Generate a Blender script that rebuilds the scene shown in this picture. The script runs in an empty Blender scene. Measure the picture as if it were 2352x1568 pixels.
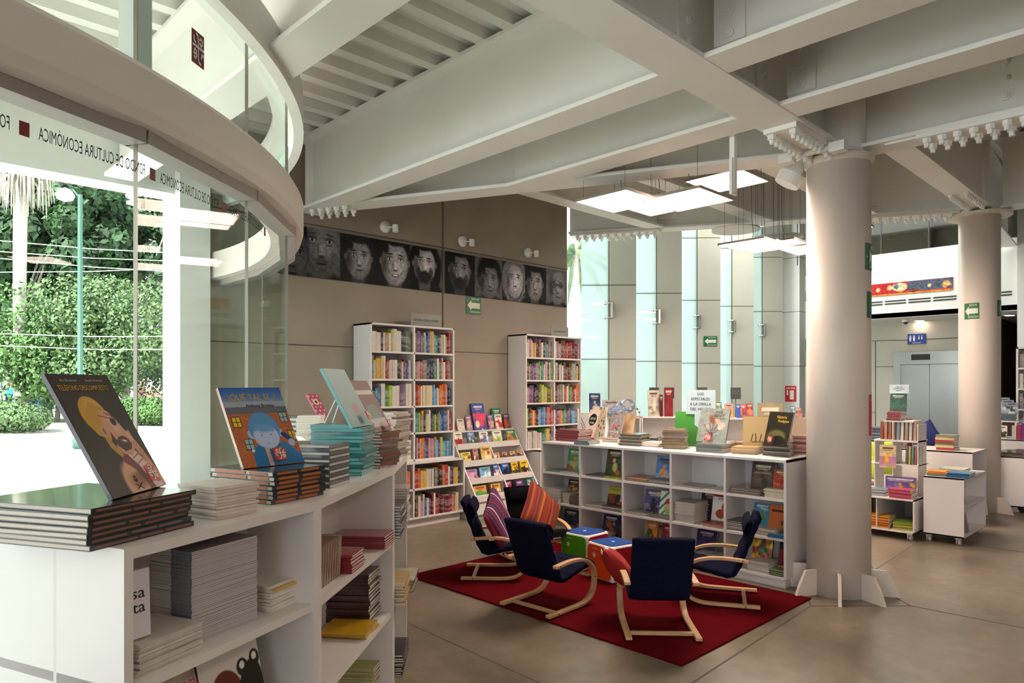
import bpy, math, random
import numpy as np
from mathutils import Vector, Matrix
C = bpy.context.scene.collection
SC = bpy.context.scene
R = math.radians
rnd = random.Random(7)

# ------------------------------------------------------------ camera, world, sun, exposure
FPX, EYE, YAW = 1594.6, 1.65, R(45.61)
CA, SA = math.cos(YAW), math.sin(YAW)
cam_d = bpy.data.cameras.new('camera'); cam = bpy.data.objects.new('camera', cam_d); C.objects.link(cam)
cam.location = (0, 0, EYE); cam.rotation_euler = (R(90), 0, YAW - R(90))
cam_d.sensor_width = 36; cam_d.lens = FPX / 2352 * 36; cam_d.shift_y = 101 / 2352; cam_d.clip_end = 400
SC.camera = cam
SC.view_settings.view_transform = 'Standard'; SC.view_settings.look = 'None'
SC.view_settings.gamma = 1; SC.view_settings.use_curve_mapping = False
SC.view_settings.exposure = 1.45
w = bpy.data.worlds.new('world'); SC.world = w; w.use_nodes = True
bg = w.node_tree.nodes['Background']; bg.inputs[0].default_value = (0.93, 0.97, 1.0, 1); bg.inputs[1].default_value = 1.2
sun_d = bpy.data.lights.new('sun', 'SUN'); sun_d.energy = 6.0; sun_d.angle = R(1.5); sun_d.color = (1, .96, .88)
sun = bpy.data.objects.new('sun', sun_d); C.objects.link(sun); sun.rotation_euler = Vector((.60, .22, -.77)).to_track_quat('-Z', 'Y').to_euler()
try:
    SC.cycles.max_bounces = 7; SC.cycles.diffuse_bounces = 4; SC.cycles.glossy_bounces = 3
    SC.cycles.transparent_max_bounces = 14; SC.cycles.transmission_bounces = 4; SC.cycles.caustics_reflective = False
    SC.cycles.sample_clamp_indirect = 4
except Exception: pass

def ray(px): return (px - 1176) / FPX
def onz(px, py, z):                                     # floor-plan point of a picture point known to lie at height z
    d = FPX * (EYE - z) / (py - 885); l = ray(px) * d
    return Vector((d * CA + l * SA, d * SA - l * CA, z))
def ony(px, py, Y):
    t = ray(px); d = Y / (SA - t * CA); return Vector((d * (CA + t * SA), Y, EYE + (885 - py) * d / FPX))
def onx(px, py, X):
    t = ray(px); d = X / (CA + t * SA); return Vector((X, d * (SA - t * CA), EYE + (885 - py) * d / FPX))

# ------------------------------------------------------------ materials
def lin(c):
    if isinstance(c, str):
        c = c.lstrip('#'); c = [int(c[i:i + 2], 16) / 255 for i in (0, 2, 4)]
    return tuple(x / 12.92 if x <= .04045 else ((x + .055) / 1.055) ** 2.4 for x in c[:3])
M = {}
def mat(name, col='#808080', rough=.6, metal=0, var=0, scale=8, emit=0, bump=0, spec=.5, coat=0):
    m = bpy.data.materials.new(name); m.use_nodes = True; nt = m.node_tree; b = nt.nodes['Principled BSDF']
    c = lin(col)
    b.inputs['Base Color'].default_value = (*c, 1); b.inputs['Roughness'].default_value = rough
    b.inputs['Metallic'].default_value = metal; b.inputs['Specular IOR Level'].default_value = spec
    if coat: b.inputs['Coat Weight'].default_value = coat; b.inputs['Coat Roughness'].default_value = .1
    if emit: b.inputs['Emission Color'].default_value = (*c, 1); b.inputs['Emission Strength'].default_value = emit
    if var or bump:
        tc = nt.nodes.new('ShaderNodeTexCoord'); n = nt.nodes.new('ShaderNodeTexNoise')
        n.inputs['Scale'].default_value = scale; n.inputs['Detail'].default_value = 5
        nt.links.new(tc.outputs['Object'], n.inputs['Vector'])
        if var:
            r = nt.nodes.new('ShaderNodeValToRGB'); r.color_ramp.elements[0].position = .3; r.color_ramp.elements[1].position = .7
            r.color_ramp.elements[0].color = (*[x * (1 - var) for x in c], 1)
            r.color_ramp.elements[1].color = (*[min(1, x * (1 + var)) for x in c], 1)
            nt.links.new(n.outputs['Fac'], r.inputs['Fac']); nt.links.new(r.outputs['Color'], b.inputs['Base Color'])
        if bump:
            bp = nt.nodes.new('ShaderNodeBump'); bp.inputs['Strength'].default_value = bump; bp.inputs['Distance'].default_value = .01
            nt.links.new(n.outputs['Fac'], bp.inputs['Height']); nt.links.new(bp.outputs['Normal'], b.inputs['Normal'])
    M[name] = m; return m
def nodes(name):
    m = bpy.data.materials.new(name); m.use_nodes = True; nt = m.node_tree; M[name] = m
    return m, nt, nt.nodes['Principled BSDF'], lambda t: nt.nodes.new('ShaderNode' + t), nt.links.new

mat('beam_paint', '#eeede8', .45, var=.03, scale=2)
mat('deck_paint', '#e6e4de', .5, var=.04, scale=3)
mat('column_paint', '#ddd0c5', .42, var=.03, scale=2)
mat('ring_paint', '#e0d7cf', .5, var=.03, scale=3)
mat('ring_lip', '#958b85', .6)
mat('shelf_white', '#ddd8d6', .38, var=.015, scale=3)
mat('concrete_wall', '#9c9285', .8, var=.07, scale=1.6, bump=.05)
mat('concrete_fin', '#b9b8ac', .8, var=.05, scale=1.3, bump=.04)
mat('joint_dark', '#5a5550', .9)
mat('white_wall', '#e2e4e0', .6, var=.015)
mat('brown_wall', '#8a7f70', .7, var=.04)
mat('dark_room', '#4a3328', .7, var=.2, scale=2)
mat('steel', '#a9adad', .26, metal=.9, var=.05, scale=3)
mat('chrome', '#d5d6d6', .15, metal=1)
mat('black', '#17171a', .5)
mat('dark_grey', '#3c3d40', .6)
mat('frame_alu', '#a2968d', .35, metal=.6)
mat('wire', '#6b6a68', .5)
mat('led', '#ffe6d2', .5, emit=13)
mat('paper_white', '#efece6', .6)
mat('white', '#f2f0ec', .5)
mat('red', '#c4232c', .5)
mat('logo_red', '#7a1f26', .6)
mat('ink', '#2c2a2c', .7)
mat('green_sign', '#17683f', .4)
mat('cream_sign', '#dfe6cf', .5)
mat('blue_sign', '#1e3f92', .4)
mat('acrylic_grey', '#8d8f89', .3, var=.03)
mat('acrylic_blue', '#c3d4dc', .25)
mat('birch', '#cfa67a', .38, var=.1, scale=14)
mat('navy_cloth', '#11132a', .95, var=.2, scale=60, bump=.3, spec=.08)
mat('black_cloth', '#0c0c0f', .95, var=.2, scale=60, bump=.3, spec=.08)
mat('rug', '#5a0610', .95, var=.14, scale=160, bump=.35, spec=.04)
mat('cube_green', '#4ea512', .35); mat('cube_orange', '#e04a14', .35); mat('cube_red', '#a81220', .35); mat('cube_blue', '#2350a0', .3)
mat('red_cloth', '#9c1518', .9, bump=.2, scale=40)
mat('lime_cloth', '#a3b83a', .9, var=.06); mat('purple_cloth', '#6a1c6a', .9); mat('indigo_cloth', '#27306a', .9)
mat('rubber', '#b8b0ab', .5)
mat('asphalt', '#e0dfdb', .9, var=.03, scale=.4)
mat('pavement', '#9a958c', .9, var=.12, scale=.8)
mat('street_wall', '#98a3a4', .9, var=.06, scale=.7)
mat('leaf_dark', '#2c4826', .7, var=.65, scale=.7)
mat('leaf_mid', '#4c6c38', .7, var=.5, scale=1.2)
mat('leaf_light', '#566e44', .7, var=.5, scale=2)
mat('bark', '#9d958b', .9, var=.25, scale=9, bump=.4)
mat('palm_bark', '#b9ada2', .9, var=.2, scale=14, bump=.5)
mat('dry_frond', '#b5aea0', .9, var=.2, scale=6)
mat('pole_green', '#35584e', .5)
mat('skin', '#9a6a52', .6); mat('shirt_teal', '#2f9ac0', .8); mat('shirt_red', '#b03a44', .8); mat('trouser', '#5a6070', .8); mat('hair', '#1c1614', .8)
mat('crate_blue', '#2442b4', .6)

def glassmat(name, tint, rough=.0, refl=1.0, haze=0, hazecol=(1, 1, 1)):
    m, nt, b, N, L = nodes(name); nt.nodes.remove(b); out = nt.nodes['Material Output']
    tr = N('BsdfTransparent'); tr.inputs[0].default_value = (*tint, 1); gl = N('BsdfGlossy'); gl.inputs['Roughness'].default_value = rough
    fr = N('LayerWeight'); pw = N('Math'); pw.operation = 'POWER'; pw.inputs[1].default_value = 5; ad = N('Math'); ad.operation = 'MULTIPLY_ADD'; ad.inputs[1].default_value = .8; ad.inputs[2].default_value = .035
    L(fr.outputs['Facing'], pw.inputs[0]); L(pw.outputs[0], ad.inputs[0]); mx = N('MixShader'); mu = N('Math'); mu.operation = 'MULTIPLY'; mu.inputs[1].default_value = refl
    L(ad.outputs[0], mu.inputs[0]); L(mu.outputs[0], mx.inputs[0])
    if haze:
        tl = N('BsdfTranslucent'); tl.inputs[0].default_value = (*hazecol, 1); df = N('BsdfDiffuse'); df.inputs[0].default_value = (*hazecol, 1)
        m1 = N('MixShader'); m1.inputs[0].default_value = .4; L(tl.outputs[0], m1.inputs[1]); L(df.outputs[0], m1.inputs[2])
        m2 = N('MixShader'); m2.inputs[0].default_value = haze; L(tr.outputs[0], m2.inputs[1]); L(m1.outputs[0], m2.inputs[2]); L(m2.outputs[0], mx.inputs[1])
    else: L(tr.outputs[0], mx.inputs[1])
    L(gl.outputs[0], mx.inputs[2]); L(mx.outputs[0], out.inputs[0])
glassmat('glass', (.92, .975, .955), 0, .42)
glassmat('fin_glass', (.72, .84, .82), .02, .8, .7, (.66, .77, .75))
glassmat('rail_glass', (.66, .70, .67), 0, 1)
def _fill_diffuser():
    m, nt, b, N, L = nodes('skylight'); nt.nodes.remove(b); t = N('BsdfTranslucent'); t.inputs[0].default_value = (.85, .85, .83, 1); L(t.outputs[0], nt.nodes['Material Output'].inputs[0])  # for an added roof panel that spreads daylight onto the mezzanine edge
_fill_diffuser()
glassmat('film', (.97, .97, .97), .05, 1.2)

def floor_material():
    m, nt, b, N, L = nodes('floor_concrete')
    tc = N('TexCoord'); n1 = N('TexNoise'); n1.inputs['Scale'].default_value = .9; n1.inputs['Detail'].default_value = 8; n1.inputs['Roughness'].default_value = .62
    n1.inputs['Distortion'].default_value = .6
    n2 = N('TexNoise'); n2.inputs['Scale'].default_value = 9; n2.inputs['Detail'].default_value = 6
    r = N('ValToRGB'); r.color_ramp.elements[0].position = .32; r.color_ramp.elements[1].position = .68
    r.color_ramp.elements[0].color = (*lin('#60564a'), 1); r.color_ramp.elements[1].color = (*lin('#8a7e6c'), 1)
    mx = N('MixRGB'); mx.blend_type = 'OVERLAY'; mx.inputs[0].default_value = .35
    L(tc.outputs['Object'], n1.inputs['Vector']); L(tc.outputs['Object'], n2.inputs['Vector']); L(n1.outputs['Fac'], r.inputs['Fac'])
    L(r.outputs['Color'], mx.inputs[1]); L(n2.outputs['Fac'], mx.inputs[2]); L(mx.outputs[0], b.inputs['Base Color'])
    ma = N('MapRange'); ma.inputs['To Min'].default_value = .22; ma.inputs['To Max'].default_value = .42; L(n1.outputs['Fac'], ma.inputs['Value']); L(ma.outputs[0], b.inputs['Roughness'])
floor_material()
def stripe_material(name, cols, scale, axis='X', rough=.9):
    m, nt, b, N, L = nodes(name)
    tc = N('TexCoord'); sp = N('SeparateXYZ'); L(tc.outputs['Object'], sp.inputs[0]); mu = N('Math'); mu.operation = 'MULTIPLY'; mu.inputs[1].default_value = scale
    fr = N('Math'); fr.operation = 'FRACT'; L(sp.outputs[axis], mu.inputs[0]); L(mu.outputs[0], fr.inputs[0])
    r = N('ValToRGB'); r.color_ramp.interpolation = 'CONSTANT'; e = r.color_ramp.elements
    while len(e) < len(cols): e.new(.5)
    for i, c in enumerate(cols): e[i].position = i / len(cols); e[i].color = (*lin(c), 1)
    L(fr.outputs[0], r.inputs['Fac']); L(r.outputs['Color'], b.inputs['Base Color']); b.inputs['Roughness'].default_value = rough
stripe_material('purple_stripes', ['#3a1238', '#7a1030', '#3a1238', '#2a2f66', '#8a1a34', '#46103a', '#b7a2b0', '#3a1238', '#70154a', '#28306a', '#3a1238', '#92243a'], 5.2, 'X')
stripe_material('orange_stripes', ['#8a2c14', '#94301a', '#6a1a20', '#a0501c', '#8a2c14', '#7a1c3a', '#8e3318', '#4e3a1c', '#96301a', '#b06a28', '#7c2418', '#8a2c14'], 3.9, 'X')
stripe_material('page_edges', ['#e7ded2', '#d9cfc2', '#ebe4da', '#cfc4b6'], 420, 'Z', .8)
stripe_material('page_edges_grey', ['#cfc6c2', '#beb6b4'], 300, 'Z', .8)
stripe_material('page_edges_x', ['#ddd4c6', '#cfc5b6', '#e3dacd'], 300, 'X', .8)

def cover_material(name, rough, coat=0):               # every book carries its own colour; the shader reads it
    m, nt, b, N, L = nodes(name)
    oi = N('ObjectInfo'); tc = N('TexCoord'); n = N('TexNoise'); n.inputs['Scale'].default_value = 26; L(tc.outputs['Object'], n.inputs['Vector'])
    ma = N('MapRange'); ma.inputs['To Min'].default_value = .78; ma.inputs['To Max'].default_value = 1.12; L(n.outputs['Fac'], ma.inputs['Value'])
    v = N('VectorMath'); v.operation = 'SCALE'; L(oi.outputs['Color'], v.inputs[0]); L(ma.outputs[0], v.inputs['Scale'])
    L(v.outputs[0], b.inputs['Base Color']); b.inputs['Roughness'].default_value = rough
    if coat: b.inputs['Coat Weight'].default_value = coat; b.inputs['Coat Roughness'].default_value = .08
cover_material('cover', .35); cover_material('cover_gloss', .25, .8)
def spine_material():
    m, nt, b, N, L = nodes('spine'); oi = N('ObjectInfo'); tc = N('TexCoord'); sp = N('SeparateXYZ'); L(tc.outputs['Object'], sp.inputs[0])
    def band(lo, hi, seed):                            # a title or publisher block at its own height on each spine
        a = N('Math'); a.operation = 'MULTIPLY_ADD'; a.inputs[1].default_value = seed; a.inputs[2].default_value = lo; L(oi.outputs['Random'], a.inputs[0])
        s = N('Math'); s.operation = 'SUBTRACT'; L(sp.outputs['Z'], s.inputs[0]); L(a.outputs[0], s.inputs[1])
        ab = N('Math'); ab.operation = 'ABSOLUTE'; L(s.outputs[0], ab.inputs[0]); lt = N('Math'); lt.operation = 'LESS_THAN'; lt.inputs[1].default_value = hi; L(ab.outputs[0], lt.inputs[0]); return lt
    b1 = band(.03, .012, .05); b2 = band(.11, .035, .05)
    n = N('TexNoise'); n.inputs['Scale'].default_value = 130; L(tc.outputs['Object'], n.inputs['Vector'])
    g = N('Math'); g.operation = 'GREATER_THAN'; g.inputs[1].default_value = .53; L(n.outputs['Fac'], g.inputs[0])
    t = N('Math'); t.operation = 'MULTIPLY'; L(g.outputs[0], t.inputs[0]); L(b2.outputs[0], t.inputs[1])
    hs = N('HueSaturation'); hs.inputs['Value'].default_value = 1; L(oi.outputs['Color'], hs.inputs['Color'])
    inv = N('Invert'); inv.inputs[0].default_value = .45; L(oi.outputs['Color'], inv.inputs['Color'])
    m1 = N('MixRGB'); L(t.outputs[0], m1.inputs[0]); L(hs.outputs[0], m1.inputs[1]); L(inv.outputs[0], m1.inputs[2])
    m2 = N('MixRGB'); m2.inputs[2].default_value = (.62, .58, .5, 1); f2 = N('Math'); f2.operation = 'MULTIPLY'; f2.inputs[1].default_value = .22
    L(b1.outputs[0], f2.inputs[0]); L(f2.outputs[0], m2.inputs[0]); L(m1.outputs[0], m2.inputs[1]); L(m2.outputs[0], b.inputs['Base Color']); b.inputs['Roughness'].default_value = .42
spine_material()
def print_material(name, rough=.3, coat=.4):
    m, nt, b, N, L = nodes(name); a = N('Attribute'); a.attribute_name = 'Col'; L(a.outputs['Color'], b.inputs['Base Color']); b.inputs['Roughness'].default_value = rough
    b.inputs['Coat Weight'].default_value = coat; b.inputs['Coat Roughness'].default_value = .12; b.inputs['Specular IOR Level'].default_value = .25
print_material('printed', .5, 0); print_material('printed_matt', .7, 0)

PAL = dict(w='#cdc6bb', c='#cdbd94', r='#962c2c', o='#c4642f', y='#cba23a', g='#4c8a4a', t='#2f8088', b='#3a62a2', n='#272f52', p='#6a4a78',
           k='#282426', i='#b37b8e', m='#6b2533', e='#827e77', u='#64483a', l='#94ab3a', s='#5d9cbe')
CN = dict(w='white', c='cream', r='red', o='orange', y='yellow', g='green', t='teal', b='blue', n='navy', p='purple', k='black', i='pink', m='maroon',
          e='grey', u='brown', l='lime green', s='sky blue')

# ------------------------------------------------------------ mesh helpers
class MB:
    def __init__(s): s.v = []; s.f = []; s.m = []
    def add(s, vs, fs, mi=0, mx=None):
        o = len(s.v); s.v += [tuple(mx @ Vector(v)) if mx is not None else tuple(v) for v in vs]
        s.f += [tuple(i + o for i in f) for f in fs]; s.m += [mi] * len(fs); return s
    def box(s, a, b, mi=0, mx=None):
        x0, y0, z0 = a; x1, y1, z1 = b
        return s.add([(x0, y0, z0), (x1, y0, z0), (x1, y1, z0), (x0, y1, z0), (x0, y0, z1), (x1, y0, z1), (x1, y1, z1), (x0, y1, z1)],
                     [(0, 3, 2, 1), (4, 5, 6, 7), (0, 1, 5, 4), (1, 2, 6, 5), (2, 3, 7, 6), (3, 0, 4, 7)], mi, mx)
    def prism(s, poly, z0, z1, mi=0, mx=None):
        n = len(poly); vs = [(x, y, z0) for x, y in poly] + [(x, y, z1) for x, y in poly]
        return s.add(vs, [tuple(range(n))[::-1], tuple(range(n, 2 * n))] + [(i, (i + 1) % n, n + (i + 1) % n, n + i) for i in range(n)], mi, mx)
    def cyl(s, p, q, r, n=12, r2=None, mi=0):
        p, q = Vector(p), Vector(q); d = (q - p).normalized(); a = d.orthogonal().normalized(); b = d.cross(a); r2 = r if r2 is None else r2
        vs = []
        for c_, rr in ((p, r), (q, r2)):
            for i in range(n): t = 2 * math.pi * i / n; vs.append(c_ + a * math.cos(t) * rr + b * math.sin(t) * rr)
        return s.add(vs, [tuple(range(n)), tuple(range(n, 2 * n))[::-1]] + [(i, n + i, n + (i + 1) % n, (i + 1) % n) for i in range(n)], mi)
    def tube(s, pts, r, n=8, mi=0):
        pts = [Vector(p) for p in pts]; rs = r if isinstance(r, (list, tuple)) else [r] * len(pts); rings = []; a = None
        for i, p in enumerate(pts):
            d = (pts[min(i + 1, len(pts) - 1)] - pts[max(i - 1, 0)]).normalized()
            a = d.orthogonal().normalized() if a is None else (a - d * a.dot(d)).normalized(); b = d.cross(a)
            rings.append([p + a * math.cos(2 * math.pi * k / n) * rs[i] + b * math.sin(2 * math.pi * k / n) * rs[i] for k in range(n)])
        vs = [v for g in rings for v in g]; fs = [tuple(range(n)), tuple(range(n * (len(pts) - 1), n * len(pts)))[::-1]]
        for i in range(len(pts) - 1):
            for k in range(n): fs.append((i * n + k, i * n + n + k, i * n + n + (k + 1) % n, i * n + (k + 1) % n))
        return s.add(vs, fs, mi)
    def sweep(s, prof, pts, ups, mi=0, closed=True):     # prof: 2D (side, up) section swept along pts
        pts = [Vector(p) for p in pts]; n = len(prof); vs = []
        for i, p in enumerate(pts):
            d = (pts[min(i + 1, len(pts) - 1)] - pts[max(i - 1, 0)]).normalized(); u = Vector(ups[i]) if isinstance(ups, list) else Vector(ups); sd = d.cross(u).normalized(); u = sd.cross(d)
            vs += [p + sd * a + u * b for a, b in prof]
        fs = [tuple(range(n)), tuple(range(n * (len(pts) - 1), n * len(pts)))[::-1]]
        for i in range(len(pts) - 1):
            for k in range(n): fs.append((i * n + k, i * n + n + k, i * n + n + (k + 1) % n, i * n + (k + 1) % n))
        return s.add(vs, fs, mi)
    def lathe(s, prof, n=32, c=(0, 0), mi=0):
        vs = []; m = len(prof)
        for r_, z in prof:
            for k in range(n): t = 2 * math.pi * k / n; vs.append((c[0] + r_ * math.cos(t), c[1] + r_ * math.sin(t), z))
        fs = [(i * n + k, i * n + (k + 1) % n, i * n + n + (k + 1) % n, i * n + n + k) for i in range(m - 1) for k in range(n)]
        return s.add(vs, fs + [tuple(range(n))[::-1], tuple(range((m - 1) * n, m * n))], mi)
    def mesh(s, name):
        me = bpy.data.meshes.new(name); me.from_pydata(s.v, [], s.f)
        if any(s.m): me.polygons.foreach_set('material_index', s.m)
        return me
def link(name, me, mats=None, parent=None, loc=None, rot=None, smooth=False, bevel=0, col=None):
    if isinstance(me, MB): me = me.mesh(name)
    if mats and not me.materials:
        for m in (mats if isinstance(mats, (list, tuple)) else [mats]): me.materials.append(M[m])
    if smooth: me.polygons.foreach_set('use_smooth', [True] * len(me.polygons))
    o = bpy.data.objects.new(name, me); C.objects.link(o)
    if parent is not None: o.parent = parent
    if loc is not None: o.location = loc
    if rot is not None: o.rotation_euler = rot
    if bevel: b = o.modifiers.new('bevel', 'BEVEL'); b.width = bevel; b.segments = 2; b.limit_method = 'ANGLE'; b.angle_limit = R(40)
    if smooth == 'auto': pass
    if col is not None: o.color = (*lin(col), 1)
    return o
def tag(o, label, cat, group=None):
    o['label'] = label; o['category'] = cat
    if group: o['group'] = group
    return o
def struct(o): o['kind'] = 'structure'; return o
def empty(name, loc, rz=0, label=None, cat=None, group=None):
    o = bpy.data.objects.new(name, None); C.objects.link(o); o.location = loc; o.rotation_euler = (0, 0, rz)
    if label: tag(o, label, cat, group)
    return o
def copy_tree(o, parent=None):
    c = o.copy(); C.objects.link(c)
    if parent is not None: c.parent = parent
    for ch in list(o.children): copy_tree(ch, c)
    return c
_txt = {}
def text_mesh(s, size, bold=0, mx=0):
    k = (s, round(size, 4), bold)
    if k in _txt: return _txt[k]
    cu = bpy.data.curves.new('text', 'FONT'); cu.body = s; cu.size = size; cu.align_x = 'CENTER'; cu.align_y = 'CENTER'; cu.resolution_u = 2; cu.offset = bold; cu.extrude = .0004
    o = bpy.data.objects.new('text', cu); C.objects.link(o); bpy.context.view_layer.update()
    me = bpy.data.meshes.new_from_object(o.evaluated_get(bpy.context.evaluated_depsgraph_get()))
    bpy.data.objects.remove(o); _txt[k] = me; return me
def text(s, size, m, parent=None, mx=None, name='lettering', bold=0, sx=1.0, mirror=False, wfit=None):
    me = text_mesh(s, size, bold).copy(); me.materials.clear(); me.materials.append(M[m])
    if wfit:
        xs = [v.co.x for v in me.vertices]; sx = wfit / max(1e-6, max(xs) - min(xs))
    me.transform(Matrix.Diagonal((sx * (-1 if mirror else 1), 1, 1, 1)))
    if mx is not None: me.transform(mx)
    return link(name, me, parent=parent)
FRONT = Matrix.Rotation(R(90), 4, 'X')                  # text in the xz plane, read from -y

# ------------------------------------------------------------ printed pictures (a small painter working on a grid)
class Ras:
    def __init__(s, nx, ny, col, asp=None):
        s.nx, s.ny = nx, ny; asp = asp or nx / ny
        s.U, s.V = np.meshgrid(np.linspace(0, asp, nx), np.linspace(0, 1, ny)); s.asp = asp
        s.c = np.empty((ny, nx, 3)); s.c[:] = s.rgb(col)
    def rgb(s, c):
        if isinstance(c, (int, float)): return np.array([c, c, c])
        if isinstance(c, str): c = c.lstrip('#'); return np.array([int(c[i:i + 2], 16) / 255 for i in (0, 2, 4)])
        return np.array(c)
    def put(s, a, col):
        a = np.clip(a, 0, 1)[..., None]; s.c = s.c * (1 - a) + s.rgb(col) * a; return s
    def ell(s, x, y, rx, ry, col, rot=0, soft=.08, al=1):
        t = R(rot); dx, dy = s.U - x, s.V - y; a = (dx * math.cos(t) + dy * math.sin(t)) / rx; b = (-dx * math.sin(t) + dy * math.cos(t)) / ry
        return s.put(np.clip((1 - np.sqrt(a * a + b * b)) / soft, 0, 1) * al, col)
    def poly(s, pts, col, al=1):
        ins = np.zeros(s.U.shape, bool); n = len(pts)
        for i in range(n):
            x0, y0 = pts[i]; x1, y1 = pts[(i + 1) % n]
            if y0 == y1: continue
            ins ^= ((s.V > min(y0, y1)) & (s.V <= max(y0, y1)) & (s.U < (x1 - x0) * (s.V - y0) / (y1 - y0) + x0))
        return s.put(ins * al, col)
    def rect(s, x0, y0, x1, y1, col, al=1): return s.put(((s.U >= x0) & (s.U < x1) & (s.V >= y0) & (s.V < y1)) * al, col)
    def line(s, pts, wd, col, al=1):
        for (x0, y0), (x1, y1) in zip(pts, pts[1:]):
            dx, dy = x1 - x0, y1 - y0; L2 = dx * dx + dy * dy + 1e-9; t = np.clip(((s.U - x0) * dx + (s.V - y0) * dy) / L2, 0, 1)
            d = np.sqrt((s.U - x0 - t * dx) ** 2 + (s.V - y0 - t * dy) ** 2); s.put(np.clip((wd - d) / (wd * .3), 0, 1) * al, col)
        return s
    def noise(s, amp, sc=10, seed=0):
        r = np.random.RandomState(seed); g = r.rand(int(sc) + 2, int(sc * s.asp) + 3); y = s.V * sc; x = s.U * sc; iy = y.astype(int); ix = x.astype(int); fy = y - iy; fx = x - ix
        n = (g[iy, ix] * (1 - fx) + g[iy, ix + 1] * fx) * (1 - fy) + (g[iy + 1, ix] * (1 - fx) + g[iy + 1, ix + 1] * fx) * fy
        s.c *= (1 + amp * (n - .5) * 2)[..., None]; return s
    def grad(s, bottom, top, y0=0, y1=1):
        t = np.clip((s.V - y0) / (y1 - y0), 0, 1)[..., None]; m = ((s.V >= y0) & (s.V <= y1))[..., None]
        s.c = np.where(m, s.rgb(bottom) * (1 - t) + s.rgb(top) * t, s.c); return s
    def mesh(s, name, w, h, mt='printed'):
        nx, ny = s.nx, s.ny; X, Z = np.meshgrid(np.linspace(-w / 2, w / 2, nx), np.linspace(0, h, ny))
        v = np.stack([X.ravel(), np.zeros(nx * ny), Z.ravel()], 1); i = (np.arange(ny - 1)[:, None] * nx + np.arange(nx - 1)[None]).ravel()
        f = np.stack([i, i + 1, i + nx + 1, i + nx], 1)
        me = bpy.data.meshes.new(name); me.vertices.add(len(v)); me.vertices.foreach_set('co', v.ravel().astype('f'))
        me.loops.add(len(f) * 4); me.loops.foreach_set('vertex_index', f.ravel().astype('i')); me.polygons.add(len(f))
        me.polygons.foreach_set('loop_start', (np.arange(len(f)) * 4).astype('i')); me.update(calc_edges=True)
        c = np.clip(s.c, 0, 1).reshape(-1, 3); c = np.where(c <= .04045, c / 12.92, ((c + .055) / 1.055) ** 2.4)
        a = me.color_attributes.new('Col', 'FLOAT_COLOR', 'POINT'); a.data.foreach_set('color', np.concatenate([c, np.ones((len(c), 1))], 1).ravel().astype('f'))
        me.materials.append(M[mt]); return me

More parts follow.
